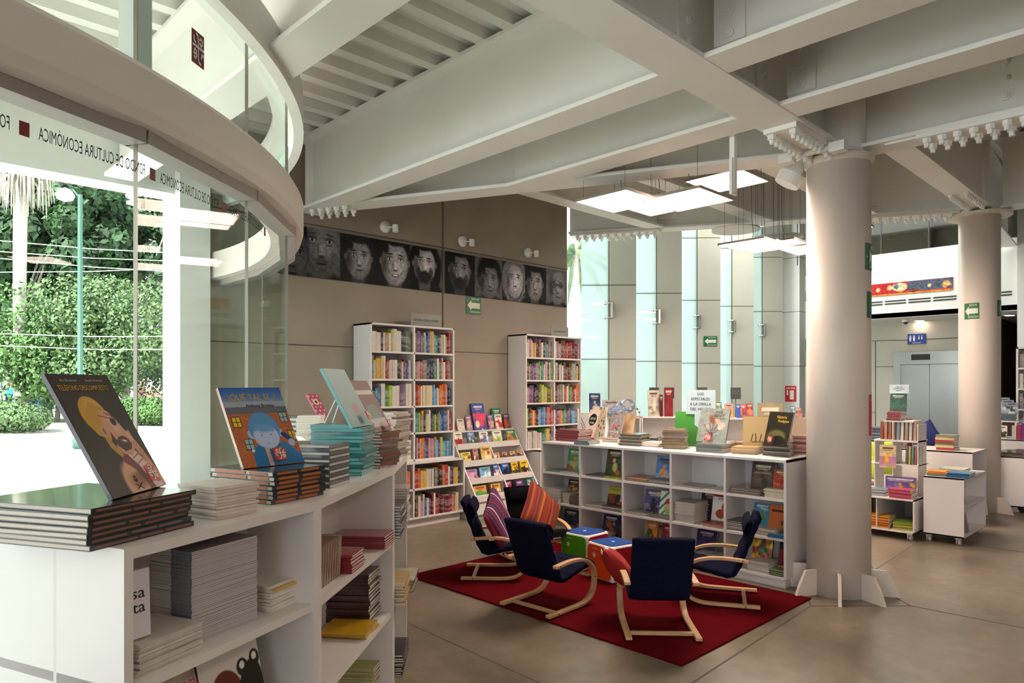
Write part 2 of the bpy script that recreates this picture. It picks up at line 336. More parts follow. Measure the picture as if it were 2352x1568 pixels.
# ------------------------------------------------------------ ground, floor, walls
CX0, CY0 = -1.17, 6.53
mat('courtyard_paving', '#d8d6d0', .85, var=.04)  # kept pale so the added courtyard floor bounces daylight
def setting():
    struct(link('floor', MB().box((-9, -9, -.25), (18, 7.3, 0)), 'floor_concrete'))
    struct(link('floor_courtyard', MB().prism([(CX0 + 3.9 * math.cos(R(a)), CY0 + 3.9 * math.sin(R(a))) for a in range(-180, 10, 6)] + [(CX0 - 3.9, 7.0)], .001, .012), 'courtyard_paving'))  # added floor disc that throws light up to the beams
    struct(link('floor_street_side', MB().box((-9, 7.3, -.25), (18, 10.5, -.01)), 'pavement'))
    struct(link('street', MB().box((-70, 10.5, -.3), (90, 120, -.12)), 'asphalt'))
    # saw cuts in the polished slab
    for i, pts in enumerate([[(1590, 1568), (1862, 1391)], [(1862, 1391), (2092, 1391)], [(2092, 1391), (2352, 1442)], [(2028, 1357), (2092, 1391)], [(1994, 1318), (2108, 1244)],
                             [(2200, 1247), (2352, 1268)], [(1858, 1378), (1862, 1391)], [(1240, 1568), (940, 1432)]]):
        p, q = onz(*pts[0], 0), onz(*pts[1], 0); d = (q - p).normalized(); n = Vector((-d.y, d.x, 0)) * .006
        b = MB(); b.add([p + n, p - n, q - n, q + n, *[v + Vector((0, 0, .0012)) for v in (p + n, p - n, q - n, q + n)]], [(4, 5, 6, 7), (0, 1, 5, 4), (1, 2, 6, 5), (2, 3, 7, 6), (3, 0, 4, 7)])
        struct(link('floor_joint_line', b, 'joint_dark'))
    struct(link('wall_south', MB().box((-9, -9.3, 0), (18, -9, 6.2)), 'white_wall')); struct(link('wall_south_east', MB().box((18, -9, 0), (18.3, 9, 6.2)), 'white_wall'))  # unseen walls added to hold daylight back from these sides
    # portrait wall
    wl = struct(link('wall_north', MB().box((2.62, 7, -.05), (8.03, 7.3, 4.95)), 'concrete_wall'))
    j = MB()
    for z in (2.09, 3.42): j.box((2.62, 6.996, z - .006), (8.03, 7.001, z + .006))
    j.box((5.595, 6.9955, 0), (5.615, 7.0005, 4.9)); link('wall_joint', j, 'joint_dark', wl)
    struct(link('column', MB().box((2.34, 6.86, -.05), (2.62, 7.34, 4.25)), 'white_wall'))
    # zigzag of concrete fins and glass
    dx, dy = .7071, -.7071
    for k in range(5):
        p = Vector((9.6 + 1.45 * k, 6.84 + .03 * k, 0)); wdt = .45
        rz = math.atan2(dy, dx)
        f = struct(link('wall_fin', MB().box((-wdt, 0, 0), (0, .3, 6.2)), 'concrete_fin', loc=p, rot=(0, 0, rz)))
        g = MB()
        for z in (.86, 2.09, 3.33, 4.56, 5.6): g.box((-wdt, -.003, z - .006), (0, .001, z + .006))
        link('wall_joint', g, 'joint_dark', f)
        wd2 = .46 if k == 0 else .72
        gw = struct(link('window_%d' % (20 + k), MB().box((-wdt - wd2, .02, 0), (-wdt - .006, .035, 6.2)), 'fin_glass', loc=p, rot=(0, 0, rz)))
        g = MB()
        for z in (.86, 2.09, 3.33, 4.56, 5.6): g.box((-wdt - wd2, .014, z - .005), (-wdt - .006, .04, z + .005))
        g.box((-wdt - .012, .0, 0), (-wdt, .05, 6.2)); link('pane_joint', g, 'joint_dark', gw)
        # a spider fitting holding the glass to the fin
        e = empty('glass_clamp', p, rz, ['chrome glass clamp on the concrete fin nearest the portrait wall', 'chrome glass clamp on the second concrete fin from the portraits',
                  'chrome glass clamp on the middle concrete fin above the green sign', 'chrome glass clamp on the fourth concrete fin from the portraits', 'chrome glass clamp on the concrete fin beside the white pilaster'][k], 'clamp', 'glass clamps on the fins')
        b = MB().box((-wdt + .01, -.09, 2.77), (-wdt + .05, 0, 3.03)); link('bracket', b, 'steel', e, bevel=.004)
        for z in (2.78, 3.02):
            b = MB().cyl((-wdt - .07, -.05, z), (-wdt + .05, -.05, z), .016).cyl((-wdt - .07, -.06, z), (-wdt - .07, .02, z), .026); link('arm', b, 'chrome', e, smooth=True)
    # glass wall between portrait wall and fins, with the mirrored emblem
    g0, g1 = Vector((8.06, 7.15, 0)), Vector((9.0, 7.6, 0)); d = g1 - g0
    gw = struct(link('window_19', MB().box((0, 0, 0), (d.length, .012, 4.9)), 'glass', loc=g0, rot=(0, 0, math.atan2(d.y, d.x))))
    # white pilaster, beige wall beyond
    wp = struct(link('wall_pilaster', MB().box((15.65, 6.68, 0), (15.95, 7.08, 6.2)), 'white_wall'))
    g = MB()
    for z in (.86, 2.09, 3.33, 4.56, 5.6): g.box((15.647, 6.677, z - .005), (15.953, 7.083, z + .005))
    link('wall_joint', g, 'joint_dark', wp)
    struct(link('wall_east_far', MB().box((16.6, 4.3, 0), (16.9, 9, 6.2)), 'brown_wall'))
    # lift wall
    ew = struct(link('wall_east', MB().box((15, 2.96, 0), (15.3, 6.2, 3.2)), 'concrete_fin'))
    g = MB().box((14.996, 4.86, 0), (15.001, 4.875, 2.55)).box((14.996, 4.5, 2.54), (15.001, 6.2, 2.553)).box((14.996, 4.5, 2.02), (15.001, 4.87, 2.03)).box((14.996, 4.86, 1.1), (15.001, 6.2, 1.112)).box((14.996, 3.0, 2.53), (15.001, 4.5, 2.545))
    link('wall_joint', g, 'joint_dark', ew)
    # dark passage
    struct(link('wall_passage', MB().box((17.5, -2, 0), (17.7, 6, 3.2)), 'dark_room'))
    struct(link('wall_passage_side', MB().box((15, 2.9, 0), (17.5, 2.96, 3.2)), 'dark_room'))
    pa = MB().box((15.2, 1.9, 0), (15.4, 2.9, 1.2)).box((15.0, 2.0, .0), (15.5, 2.88, .75)); struct(link('wall_stair_base', pa, 'dark_room'))
    struct(link('wall_east_white', MB().box((14.0, -3, 0), (14.2, 2.36, 6.2)), 'white_wall'))
    # mezzanine edge
    mz = struct(link('wall_mezzanine', MB().box((14.1, 2.3, 2.91), (14.35, 5.6, 4.12)), 'white_wall'))
    s = MB()
    for z in (3.16, 3.21):
        for k in range(7): s.box((14.092, 2.45 + k * .4, z), (14.1, 2.81 + k * .4, z + .022))
    link('air_slot', s, 'black', mz)
    struct(link('ceiling_soffit', MB().box((14.1, 2.3, 2.905), (17.6, 5.6, 3.0)), 'white_wall'))
    rl = struct(link('window_30', MB().box((14.2, 2.3, 4.12), (14.212, 5.6, 5.1)), 'rail_glass'))
    s = MB()
    for k in range(5): s.box((14.195, 2.9 + k * .8, 4.12), (14.217, 2.915 + k * .8, 5.1))
    link('mullion', s, 'dark_grey', rl)
    struct(link('wall_mezzanine_back', MB().box((16.8, 1, 4.1), (17, 7, 6.2)), 'brown_wall'))
    b = MB().box((15.9, 5.7, 4.1), (16.5, 6.6, 4.9)).box((15.9, 5.7, 2.6), (16.5, 6.6, 3.5)); b = MB().box((16.2, 5.6, 3.85), (16.6, 6.8, 4.2)); struct(link('wall_ledge', b, 'white_wall'))
    struct(link('wall_ledge', MB().box((16.2, 5.6, 2.75), (16.6, 6.8, 3.6)), 'white_wall'))
    struct(link('wall_ledge', MB().box((16.2, 5.6, 0), (16.6, 6.8, 2.1)), 'white_wall'))
setting()

# ------------------------------------------------------------ steelwork
_nb = [0]
def ibeam(p, q, z0, z1, wd=.27, tf=.03, name='ceiling_beam'):
    p, q = Vector((*p, 0)), Vector((*q, 0)); d = q - p; L = d.length; _nb[0] += 1; z0 += .0013 * (_nb[0] % 7)
    b = MB().box((0, -wd / 2, z0), (L, wd / 2, z0 + tf)).box((0, -.012, z0 + tf), (L, .012, z1 - tf)).box((0, -wd / 2, z1 - tf), (L, wd / 2, z1))
    return struct(link(name, b, 'beam_paint', loc=p, rot=(0, 0, math.atan2(d.y, d.x))))
bolt_me = MB().cyl((0, 0, 0), (0, 0, -.035), .03, 6).cyl((0, 0, -.035), (0, 0, -.065), .018, 8).mesh('bolt'); bolt_me.materials.append(M['beam_paint'])
bolt_side = MB().cyl((0, 0, 0), (0, -.014, 0), .027, 16).cyl((0, -.014, 0), (0, -.024, 0), .015, 8).mesh('bolt'); bolt_side.materials.append(M['beam_paint'])
def bolts(parent, pts, me=None, rz=0):
    for p in pts: link('bolt', me or bolt_me, parent=parent, loc=p, rot=(0, 0, rz))
LZ, LT, HZ, HT = 3.5, 4.27, 3.95, 4.88
def corrugated(y0, y1, x0, x1f, z, name='ceiling_deck'):
    b = MB(); y = y0; per = .3
    while y < y1 - .01:
        X = x1f(y) if callable(x1f) else x1f
        pr = [(y, z), (y + .1, z), (y + .13, z + .075), (y + .27, z + .075), (y + .3, z)]
        for (ya, za), (yb, zb) in zip(pr, pr[1:]):
            b.add([(x0, ya, za), (X, ya, za), (X, yb, zb), (x0, yb, zb)], [(0, 3, 2, 1)])
        b.add([(x0, y + .11, z - .008), (X, y + .11, z - .008), (X, y + .12, z), (x0, y + .12, z)], [(0, 1, 2, 3)])
        y += per
    return struct(link(name, b, 'deck_paint'))
def steel():
    dl = lambda y: 5.9 if y < 2.2 else 5.77 - (y - 2.2) * .472
    corrugated(-9, 2.1, -9, dl, LT); corrugated(2.1, 7.3, -2.5, dl, LT)
    corrugated(-9, 2.4, 3.3, 14.0, HT); corrugated(2.4, 7.3, 3.3, 11.6, HT)
    struct(link('roof', MB().box((-9, -9, HT + .12), (14, 2.1, HT + .3)).box((-2.5, 2.1, HT + .12), (11.6, 7.4, HT + .3)).box((11.6, 2.1, HT + .12), (14, 2.5, HT + .3)), 'white_wall'))  # unseen part cut back past the drum to let sun into the courtyard
    struct(link('roof_skylight', MB().box((11.6, 2.5, HT + .15), (14, 7.4, HT + .2)), 'skylight')); struct(link('wall_roof_step', MB().box((14, -9, HT + .12), (14.1, 7.4, 6.2)), 'white_wall'))  # added diffusing panel, and an added wall that stops the sun
    struct(link('roof_far', MB().box((14, -9, 6.2), (18, 9, 6.4)), 'white_wall'))
    A = ibeam((-9, 2.2), (5.62, 2.2), LZ, LT, .3)
    # seam plates with bolt rows on the girder webs
    ibeam((3.665, 2.35), (3.665, 6.9), LZ, LT); b1 = ibeam((3.665, -9), (3.665, 2.05), LZ, LT)
    ibeam((4.63, 2.35), (4.63, 4.68), LZ, LT); c1 = ibeam((4.63, -9), (4.63, 2.05), LZ, LT)
    for (bm, X) in ((b1, 3.665), (c1, 4.63)):          # angle plates tying the cross beams to the girder web
        pl = MB().box((10.86, .012, LZ + .1), (11.05, .026, LT - .04)); link('splice_plate', pl, 'beam_paint', bm)
        bolts(bm, [(10.95, .026, LZ + .15 + .125 * k) for k in range(5)], bolt_side, R(180))
        link('splice_plate', MB().box((9 + X - .2, -.026, LZ + .04), (9 + X - .014, -.012, LT - .04)), 'beam_paint', A); bolts(A, [(9 + X - .1, -.026, LZ + .15 + .125 * k) for k in range(5)], bolt_side)
    for X in (1.85, -.1, -2, -4):
        ibeam((X, -9), (X, 2.05), LZ, LT)
        if X > -3: ibeam((X, 2.35), (X, 6.9), LZ, LT)
    struct(link('wall_fascia', MB().box((-9, 7.0, 3.48), (2.4, 7.3, 4.3)), 'white_wall'))
    D = ibeam((5.7, 2.42), (3.62, 6.85), LZ, HT)
    bolts(D, [(4.35 + .1 * k, s, LZ) for k in range(5) for s in (-.08, .08)])
    # column head, splice plates below the main girder
    pl = MB().box((-.95, -.12, -.035), (-.42, .12, 0)).box((-.36, -.12, -.035), (-.12, .12, 0)); pp = link('splice_plate', pl, 'beam_paint', A, loc=(14.62 + .15, 0, LZ))
    bolts(A, [(14.62 + .15 - .9 + .075 * k, s, LZ - .035) for k in range(7) for s in (-.08, .08)]); bolts(A, [(14.45 + .075 * k, s, LZ - .035) for k in range(3) for s in (-.08, .08)])
    G = ibeam((5.85, 2.0), (5.85, -9), LZ, HT, .27)
    link('splice_plate', MB().box((.42, -.13, LZ - .03), (2.4, .13, LZ)).box((.2, -.1, LZ - .015), (3.2, .1, LZ)), 'beam_paint', G)
    bolts(G, [(.48 + .098 * k, s, LZ - .03) for k in range(14) for s in (-.08, .08)]); bolts(G, [(.95, -.012, LZ + .04 + .12 * k) for k in range(6)], bolt_side)
    A2 = ibeam((5.95, 2.2), (10.75, 2.2), HZ, HT, .27); bolts(A2, [(3.7 + .1 * k, s, HZ) for k in range(9) for s in (-.08, .08)])
    Hb = ibeam((10.72, 2.42), (8.1, 7.0), HZ, HT, .27); LH = (Vector((10.72, 2.42)) - Vector((8.1, 7.0))).length
    link('splice_plate', MB().box((LH - 1.35, -.13, HZ - .03), (LH - .02, .13, HZ)).box((.05, -.13, HZ - .03), (1.5, .13, HZ)), 'beam_paint', Hb)
    bolts(Hb, [(LH - 1.28 + .115 * k, s, HZ - .03) for k in range(11) for s in (-.08, .08)]); bolts(Hb, [(.15 + .12 * k, s, HZ - .03) for k in range(11) for s in (-.08, .08)])
    for z0 in (1.0, LH - 1.6):
        link('splice_plate', MB().box((z0, .012, HZ + .15), (z0 + .42, .03, HZ + .6)), 'beam_paint', Hb); bolts(Hb, [(z0 + sx, .03, HZ + .2 + .08 * k) for k in range(5) for sx in (.1, .32)], bolt_side, R(180))
    for Y in (5.8, 4.5, 3.35):
        x0 = 5.77 - (Y - 2.2) * .472; x1 = 10.72 - (Y - 2.42) * .572; ibeam((x0 + .1, Y), (x1 - .15, Y), HZ, HT, .24)
    ibeam((11.1, 2.3), (14.0, 2.5), HZ, HT, .27); B2 = ibeam((10.95, 2.0), (10.95, -9), HZ, HT, .27)
    bolts(B2, [(.5 + .12 * k, s, HZ) for k in range(9) for s in (-.08, .08)])
    for Y in (.9, -.4, -1.7): ibeam((5.98, Y), (10.8, Y), HZ + .3, HT, .2); ibeam((11.1, Y), (14, Y), HZ + .3, HT, .2)
    # round columns
    for i, (x, y, zt, zc) in enumerate(((5.77, 2.15, LZ, LZ - .05), (10.9, 2.25, HZ, HZ - .04))):
        c = struct(link('column', MB().lathe([(.237, 0), (.237, zc)], 56), 'column_paint', loc=(x, y, 0), smooth=False)); c.data.polygons.foreach_set('use_smooth', [len(p.vertices) == 4 for p in c.data.polygons])
        cp = MB().lathe([(.237, zc - .05), (.262, zc - .02), (.262, zc + .0), (.22, zc + .02)] if i == 0 else [(.237, zc - .03), (.37, zc - .03), (.37, zc), (.1, zc)], 40); link('capital', cp, 'column_paint', c)
        if i == 0: link('stub', MB().cyl((0, 0, zc), (0, 0, HT), .2, 32), 'beam_paint', c, smooth=True)
        else: link('stub', MB().cyl((0, 0, zc), (0, 0, zc + .3), .03, 12).cyl((.0, 0, zc + .02), (0, 0, HT), .12, 20), 'beam_paint', c)
        for k in range(8):
            a = R(22 + 45 * k); pl = MB().add([(.23, -.012, 0), (.44, -.012, 0), (.40, -.012, .1), (.34, -.012, .2), (.23, -.012, .2), (.23, .012, 0), (.44, .012, 0), (.40, .012, .1), (.34, .012, .2), (.23, .012, .2)],
                [(0, 1, 2, 3, 4), (9, 8, 7, 6, 5), (0, 5, 6, 1), (1, 6, 7, 2), (2, 7, 8, 3), (3, 8, 9, 4)]); link('base_fin', pl, 'column_paint', c, rot=(0, 0, a))
        # half pipe under the girder beside the head
    link('cross_plate', MB().box((14.36, -.2, LZ - .075), (14.40, .2, LZ - .045)).box((14.34, -.25, LZ - .1), (14.42, -.14, LZ - .03)).box((14.34, .14, LZ - .1), (14.42, .25, LZ - .03)), 'beam_paint', A)
    struct(link('beam_pipe', MB().cyl((5.66, 2.38, LZ - .02), (5.62, 2.46, LZ - .12), .02, 20, .09).cyl((5.62, 2.46, LZ - .12), (5.6, 2.5, LZ - .2), .1, 20), 'beam_paint', smooth=False))
    # upright pipe stub hanging left of the first column
    pt = onz(1684, 395, 3.25)
    struct(link('ceiling_beam_hanger', MB().box((-.02, -.02, 3.1), (.02, .02, 4.2)).box((-.04, -.012, 3.08), (.04, .012, 3.35)), 'beam_paint', loc=(pt.x, pt.y, 0)))
steel()

# ------------------------------------------------------------ glass drum
CX, CY, RG = -1.17, 6.53, 3.98
VA = [-97.6, -84.7, -71.8, -58.8, -46.1, -33.4, -20.0, -6.8, 6.6]
VP = [Vector((CX + RG * math.cos(R(a)), CY + RG * math.sin(R(a)), 0)) for a in VA]
def arc(r, z, a0=-99, a1=8, n=80): return [(CX + r * math.cos(R(a0 + (a1 - a0) * k / n)), CY + r * math.sin(R(a0 + (a1 - a0) * k / n)), z) for k in range(n + 1)]
def ring(prof, name, m, a0=-99, a1=6.9, n=90, smooth=True):
    b = MB(); k = len(prof); vs = []
    for i in range(n + 1):
        a = R(a0 + (a1 - a0) * i / n); vs += [(CX + r * math.cos(a), CY + r * math.sin(a), z) for r, z in prof]
    fs = [(i * k + j, i * k + (j + 1) % k, i * k + k + (j + 1) % k, i * k + k + j) for i in range(n) for j in range(k)] + [tuple(range(k))[::-1], tuple(range(n * k, n * k + k))]
    b.add(vs, fs); o = struct(link(name, b, m)); return o
def drum():
    ring([(3.84, 2.70), (4.02, 2.69), (4.055, 2.71), (4.07, 2.76), (4.07, 2.92), (4.055, 2.945), (3.84, 2.95)], 'trim_1', 'ring_paint')
    ring([(3.86, 3.55), (3.985, 3.55), (4.0, 3.46), (4.07, 3.46), (4.07, 3.7), (3.86, 3.7)], 'trim_2', 'beam_paint')
    lip = MB()
    for p, q in zip(VP, VP[1:]):
        d = (q - p).normalized(); n = Vector((d.y, -d.x, 0))
        lip.add([p + n * s + Vector((0, 0, z)) for z in (2.64, 2.71) for s in (-.05, .06)] + [q + n * s + Vector((0, 0, z)) for z in (2.64, 2.71) for s in (-.05, .06)],
                [(0, 1, 3, 2), (4, 6, 7, 5), (0, 4, 5, 1), (1, 5, 7, 3), (2, 3, 7, 6), (0, 2, 6, 4)])
    struct(link('trim_3', lip, 'ring_lip'))
    low = []
    for k, (p, q) in enumerate(zip(VP, VP[1:])):
        d = (q - p); L = d.length; rz = math.atan2(d.y, d.x)
        g = struct(link('window_%d' % (k + 1), MB().box((.004, -.006, 0.02), (L - .004, .006, 2.66)), 'glass', loc=p, rot=(0, 0, rz)))
        link('seal', MB().box((-.003, -.008, 0.02), (.003, .008, 2.66)), 'frame_alu', g); low.append(g)
        u = struct(link('window_%d' % (k + 9), MB().box((.004, -.006, 2.93), (L - .004, .006, 3.56)), 'glass', loc=p, rot=(0, 0, rz)))
        link('seal', MB().box((-.003, -.008, 2.93), (.003, .008, 3.56)), 'frame_alu', u)
    # posts between the two rings
    for a, dr in ((-13, 4.03), (-57.2, 3.88), (-93, 3.88)):
        x, y = CX + dr * math.cos(R(a)), CY + dr * math.sin(R(a)); struct(link('column', MB().box((-.045, -.045, 2.94), (.045, .045, 3.56)), 'white_wall', loc=(x, y, 0), rot=(0, 0, R(a))))
    # lettering that runs round the glass, read from the courtyard
    def locate(s, off=.012):
        for k, (p, q) in enumerate(zip(VP, VP[1:])):
            L = (q - p).length
            if s <= L or k == len(VP) - 2:
                d = (q - p) / L; return p + d * s + Vector((d.y, -d.x, 0)) * off
            s -= L
    per = 1.39; base = text_mesh('FONDO DE CULTURA ECONÓMICA', .068)
    xs = [v.co.x for v in base.vertices]; x0, x1 = min(xs), max(xs); sq = .036
    k0 = 0; total = sum((q - p).length for p, q in zip(VP, VP[1:]))
    s0 = total - .1
    def s_of(a): 
        acc = 0
        for k in range(len(VA) - 1):
            L = (VP[k + 1] - VP[k]).length
            if a <= VA[k + 1]: return acc + L * (a - VA[k]) / (VA[k + 1] - VA[k])
            acc += L
    def ang_px(px):                                         # where a sight line meets the drum on its near side
        t = ray(px); dx, dy = CA + t * SA, SA - t * CA; a = dx * dx + dy * dy; b = -2 * (dx * CX + dy * CY); c_ = CX * CX + CY * CY - RG * RG
        s = (-b - math.sqrt(b * b - 4 * a * c_)) / (2 * a); return math.degrees(math.atan2(dy * s - CY, dx * s - CX))
    sA, sB = s_of(ang_px(349)), s_of(ang_px(62)); per = sA - sB
    for m in range(-1, 4):
        ss = sB + per * m
        if ss > total: break
        me = base.copy(); me.materials.clear(); me.materials.append(M['ink']); sc = (per - .1) / (x1 - x0); z = 2.545
        for v in me.vertices:
            p = locate(max(.01, min(total - .01, ss - .05 - (v.co.x - x0) * sc))); v.co = (p.x, p.y, z + v.co.y)
        # text belongs to the pane it is mostly on
        idx = max(0, min(7, int((ss - per / 2) / (total / 8)))); o = link('lettering', me, parent=low[idx]); o.matrix_parent_inverse = (Matrix.Translation(low[idx].location) @ low[idx].rotation_euler.to_matrix().to_4x4()).inverted()
        if 0 < ss < total:
            b = MB(); c4 = [locate(ss - sq / 2), locate(ss + sq / 2)]; b.add([c4[0] + Vector((0, 0, z - sq * .7)), c4[1] + Vector((0, 0, z - sq * .7)), c4[1] + Vector((0, 0, z + sq * .7)), c4[0] + Vector((0, 0, z + sq * .7))], [(0, 1, 2, 3)])
            o = link('red_square', b, 'logo_red', low[idx]); o.matrix_parent_inverse = (Matrix.Translation(low[idx].location) @ low[idx].rotation_euler.to_matrix().to_4x4()).inverted()
    return ang_px
ang_px = drum()
def emblem(parent, mx, s, m_bg='logo_red', m_fg='white', mirror=True, depth=.002, plate=True):
    """square emblem: an f cross with a c, an e and two hooked strokes"""
    sg = -1 if mirror else 1
    if plate: link('emblem_plate', MB().add([mx @ Vector(v) for v in [(-s / 2, 0, -s / 2), (s / 2, 0, -s / 2), (s / 2, 0, s / 2), (-s / 2, 0, s / 2), (-s / 2, depth, -s / 2), (s / 2, depth, -s / 2), (s / 2, depth, s / 2), (-s / 2, depth, s / 2)]],
                           [(0, 1, 2, 3), (7, 6, 5, 4), (0, 4, 5, 1), (2, 6, 7, 3), (1, 5, 6, 2), (0, 3, 7, 4)]), m_bg, parent)
    b = MB(); y = -.0015; wd = s * .075
    def strip(pts):
        P = [Vector((sg * x * s, y, z * s)) for x, z in pts]
        for p, q in zip(P, P[1:]):
            d = (q - p).normalized(); n = Vector((-d.z, 0, d.x)) * wd / 2; e = d * wd * .3
            b.add([mx @ v for v in (p + n - e, p - n - e, q - n + e, q + n + e)], [(0, 1, 2, 3)])
    strip([(-.45, .04), (.45, .04)]); strip([(0, .04), (0, .3), (.06, .4), (.16, .42)] if True else [])
    strip([(0, .04), (0, -.3), (-.06, -.4), (-.2, -.42)]); strip([(-.12, .2), (-.22, .14), (-.32, .2), (-.32, .3), (-.22, .36), (-.12, .3)])
    strip([(.14, -.2), (.36, -.2), (.34, -.1), (.24, -.07), (.15, -.12), (.14, -.25), (.22, -.34), (.34, -.3)]); strip([(.22, .14), (.34, .18), (.36, .3)]); strip([(-.42, -.12), (-.3, -.1), (-.26, -.22)])
    link('emblem_mark', b, m_fg, parent)
def on_drum(px, z, r=3.985):
    a = R(ang_px(px)); p = Vector((CX + RG * math.cos(a), CY + RG * math.sin(a), z)); n = Vector((math.cos(a), math.sin(a), 0)); return p, math.atan2(n.y, n.x)
def marks():
    # emblem on the upper tier pane
    k = [i for i in range(8) if VA[i] <= ang_px(461) <= VA[i + 1]][0]; p, q = VP[k], VP[k + 1]; d = (q - p); rz = math.atan2(d.y, d.x); u = bpy.data.objects['window_%d' % (k + 9)]
    t = (ang_px(461) - VA[k]) / (VA[k + 1] - VA[k]); emblem(u, Matrix.Translation((d.length * t, -.011, 3.235)) @ Matrix.Diagonal((.75, 1, 1.2, 1)), .13)
    g = bpy.data.objects['window_19']; emblem(g, Matrix.Translation((.78, -.006, 1.5)), .34)
marks()
# ------------------------------------------------------------ books
_bk = {}
def book_mesh(w, l, t, hard=True, side='f', full=False):
    """flat book: x 0..w, y 0..l, z 0..t; spine on the y=0 face ('f') or the x=0 face ('l')"""
    k = (round(w, 3), round(l, 3), round(t, 4), hard, side)
    if k in _bk: return _bk[k]
    ct = .0022 if hard else .0008; ov = .003 if hard else 0
    c = MB().box((0, 0, 0), (w, l, ct)).box((0, 0, t - ct), (w, l, t))
    if side == 'f': c.box((0, 0, ct), (w, ct, t - ct))
    else: c.box((0, 0, ct), (ct, l, t - ct))
    fx0, fy0 = (ov, ct) if side == 'f' else (ct, ov)
    p = MB().box((fx0, fy0, ct), (w - ov, l - ov, t - ct))
    r = (c.mesh('book_cover'), p.mesh('page_block')); r[0].materials.append(M['cover_gloss' if hard else 'cover']); r[1].materials.append(M['page_edges'])
    _bk[k] = r; return r
def stack(name, label, group, P, ang, w, l, z, n, t, cols, hard=True, side='f', jit=.008, gap=.0015, cat='book', alt=None):
    """n copies of one title lying on each other; P is the near corner"""
    a = R(ang); ux = Vector((math.cos(a), math.sin(a), 0)); uy = Vector((-ux.y, ux.x, 0)); last = None
    for i in range(n):
        sd = side if alt is None else alt[i % len(alt)]
        c, p = book_mesh(w, l, t, hard, sd)
        j = Vector((rnd.uniform(-1, 1), rnd.uniform(-1, 1), 0)) * jit; da = R(rnd.uniform(-1, 1) * jit * 250)
        o = link(name, c, loc=Vector((P[0], P[1], z + i * (t + gap))) + j, rot=(0, 0, a + da), col=cols[i % len(cols)]); tag(o, label, cat, group)
        link('page_block', p, parent=o); last = o
    return last
def top_picture(o, w, l, t, ras, rot=0):
    me = ras.mesh('cover_picture', w * .99, l * .99); me.transform(Matrix.Rotation(R(-90), 4, 'X')); me.transform(Matrix.Diagonal((1, 1, 1, 1)))
    me.transform(Matrix.Translation((w / 2, l * .005, t + .0006)) @ Matrix.Scale(-1, 4, (0, 1, 0)) if False else Matrix.Translation((w / 2, l * .005, t + .0006)) @ Matrix.Diagonal((1, 1, 1, 1)))
    for v in me.vertices: v.co.y = abs(v.co.y - l * .005) + l * .005
    return link('cover_picture', me, parent=o)
def standing(name, label, P, rz, tilt, w, h, t, ras, cover='w', texts=(), group=None, emb=None, cat='book', matt=False):
    """face-out book, base centre P, front looks along local -y, leaning back by tilt degrees; texts: (string, x, z, size, material, width)"""
    root = link(name, MB().box((-w / 2, 0, 0), (w / 2, .0025, h)).box((-w / 2, t - .0025, 0), (w / 2, t, h)).box((-w / 2, .0025, 0), (-w / 2 + .0025, t - .0025, h)), 'cover_gloss',
                loc=P, rot=(R(-tilt), 0, R(rz)), col=PAL.get(cover, cover)); tag(root, label, cat, group)
    link('page_block', MB().box((-w / 2 + .003, .0025, .003), (w / 2 - .003, t - .0025, h - .003)), 'page_edges_x', root)
    if ras is not None: link('cover_picture', ras.mesh('cover_picture', w - .001, h - .001, 'printed'), parent=root, loc=(0, -.0008, 0))
    for s, x, z, size, m, wf in texts: text(s, size, m, root, Matrix.Translation((x, -.0016, z)) @ FRONT, 'title_lettering', wfit=wf)
    if emb: emblem(root, Matrix.Translation((emb[0], -.03, emb[1])), emb[2], 'red', 'cream_sign', mirror=False, depth=.003)
    return root
def easy_cover(seed, cols, nx=22, ny=28, asp=.78):
    r = random.Random(seed); cols = [PAL.get(c, c) for c in cols]; s = Ras(nx, ny, cols[0], asp)
    if len(cols) > 1: s.grad(cols[0], cols[1], .0, r.uniform(.3, .6))
    for _ in range(r.randint(3, 6)): s.ell(r.uniform(.1, asp - .1), r.uniform(.1, .65), r.uniform(.07, .2), r.uniform(.07, .22), r.choice(cols[1:] or ['#ffffff']), r.uniform(0, 90), .3)
    s.ell(asp / 2 + r.uniform(-.1, .1), .36, .14, .2, cols[-1], 0, .3); s.ell(asp / 2, .6, .09, .09, cols[-1], 0, .3)
    tc = '#f2ead8' if sum(s.rgb(cols[0])) < 1.6 else '#33261f'
    s.rect(.12, .84, asp - .12, .89, tc, .8); s.rect(.2, .75, asp - .2, .79, tc, .6); return s.noise(.12, 9, seed)

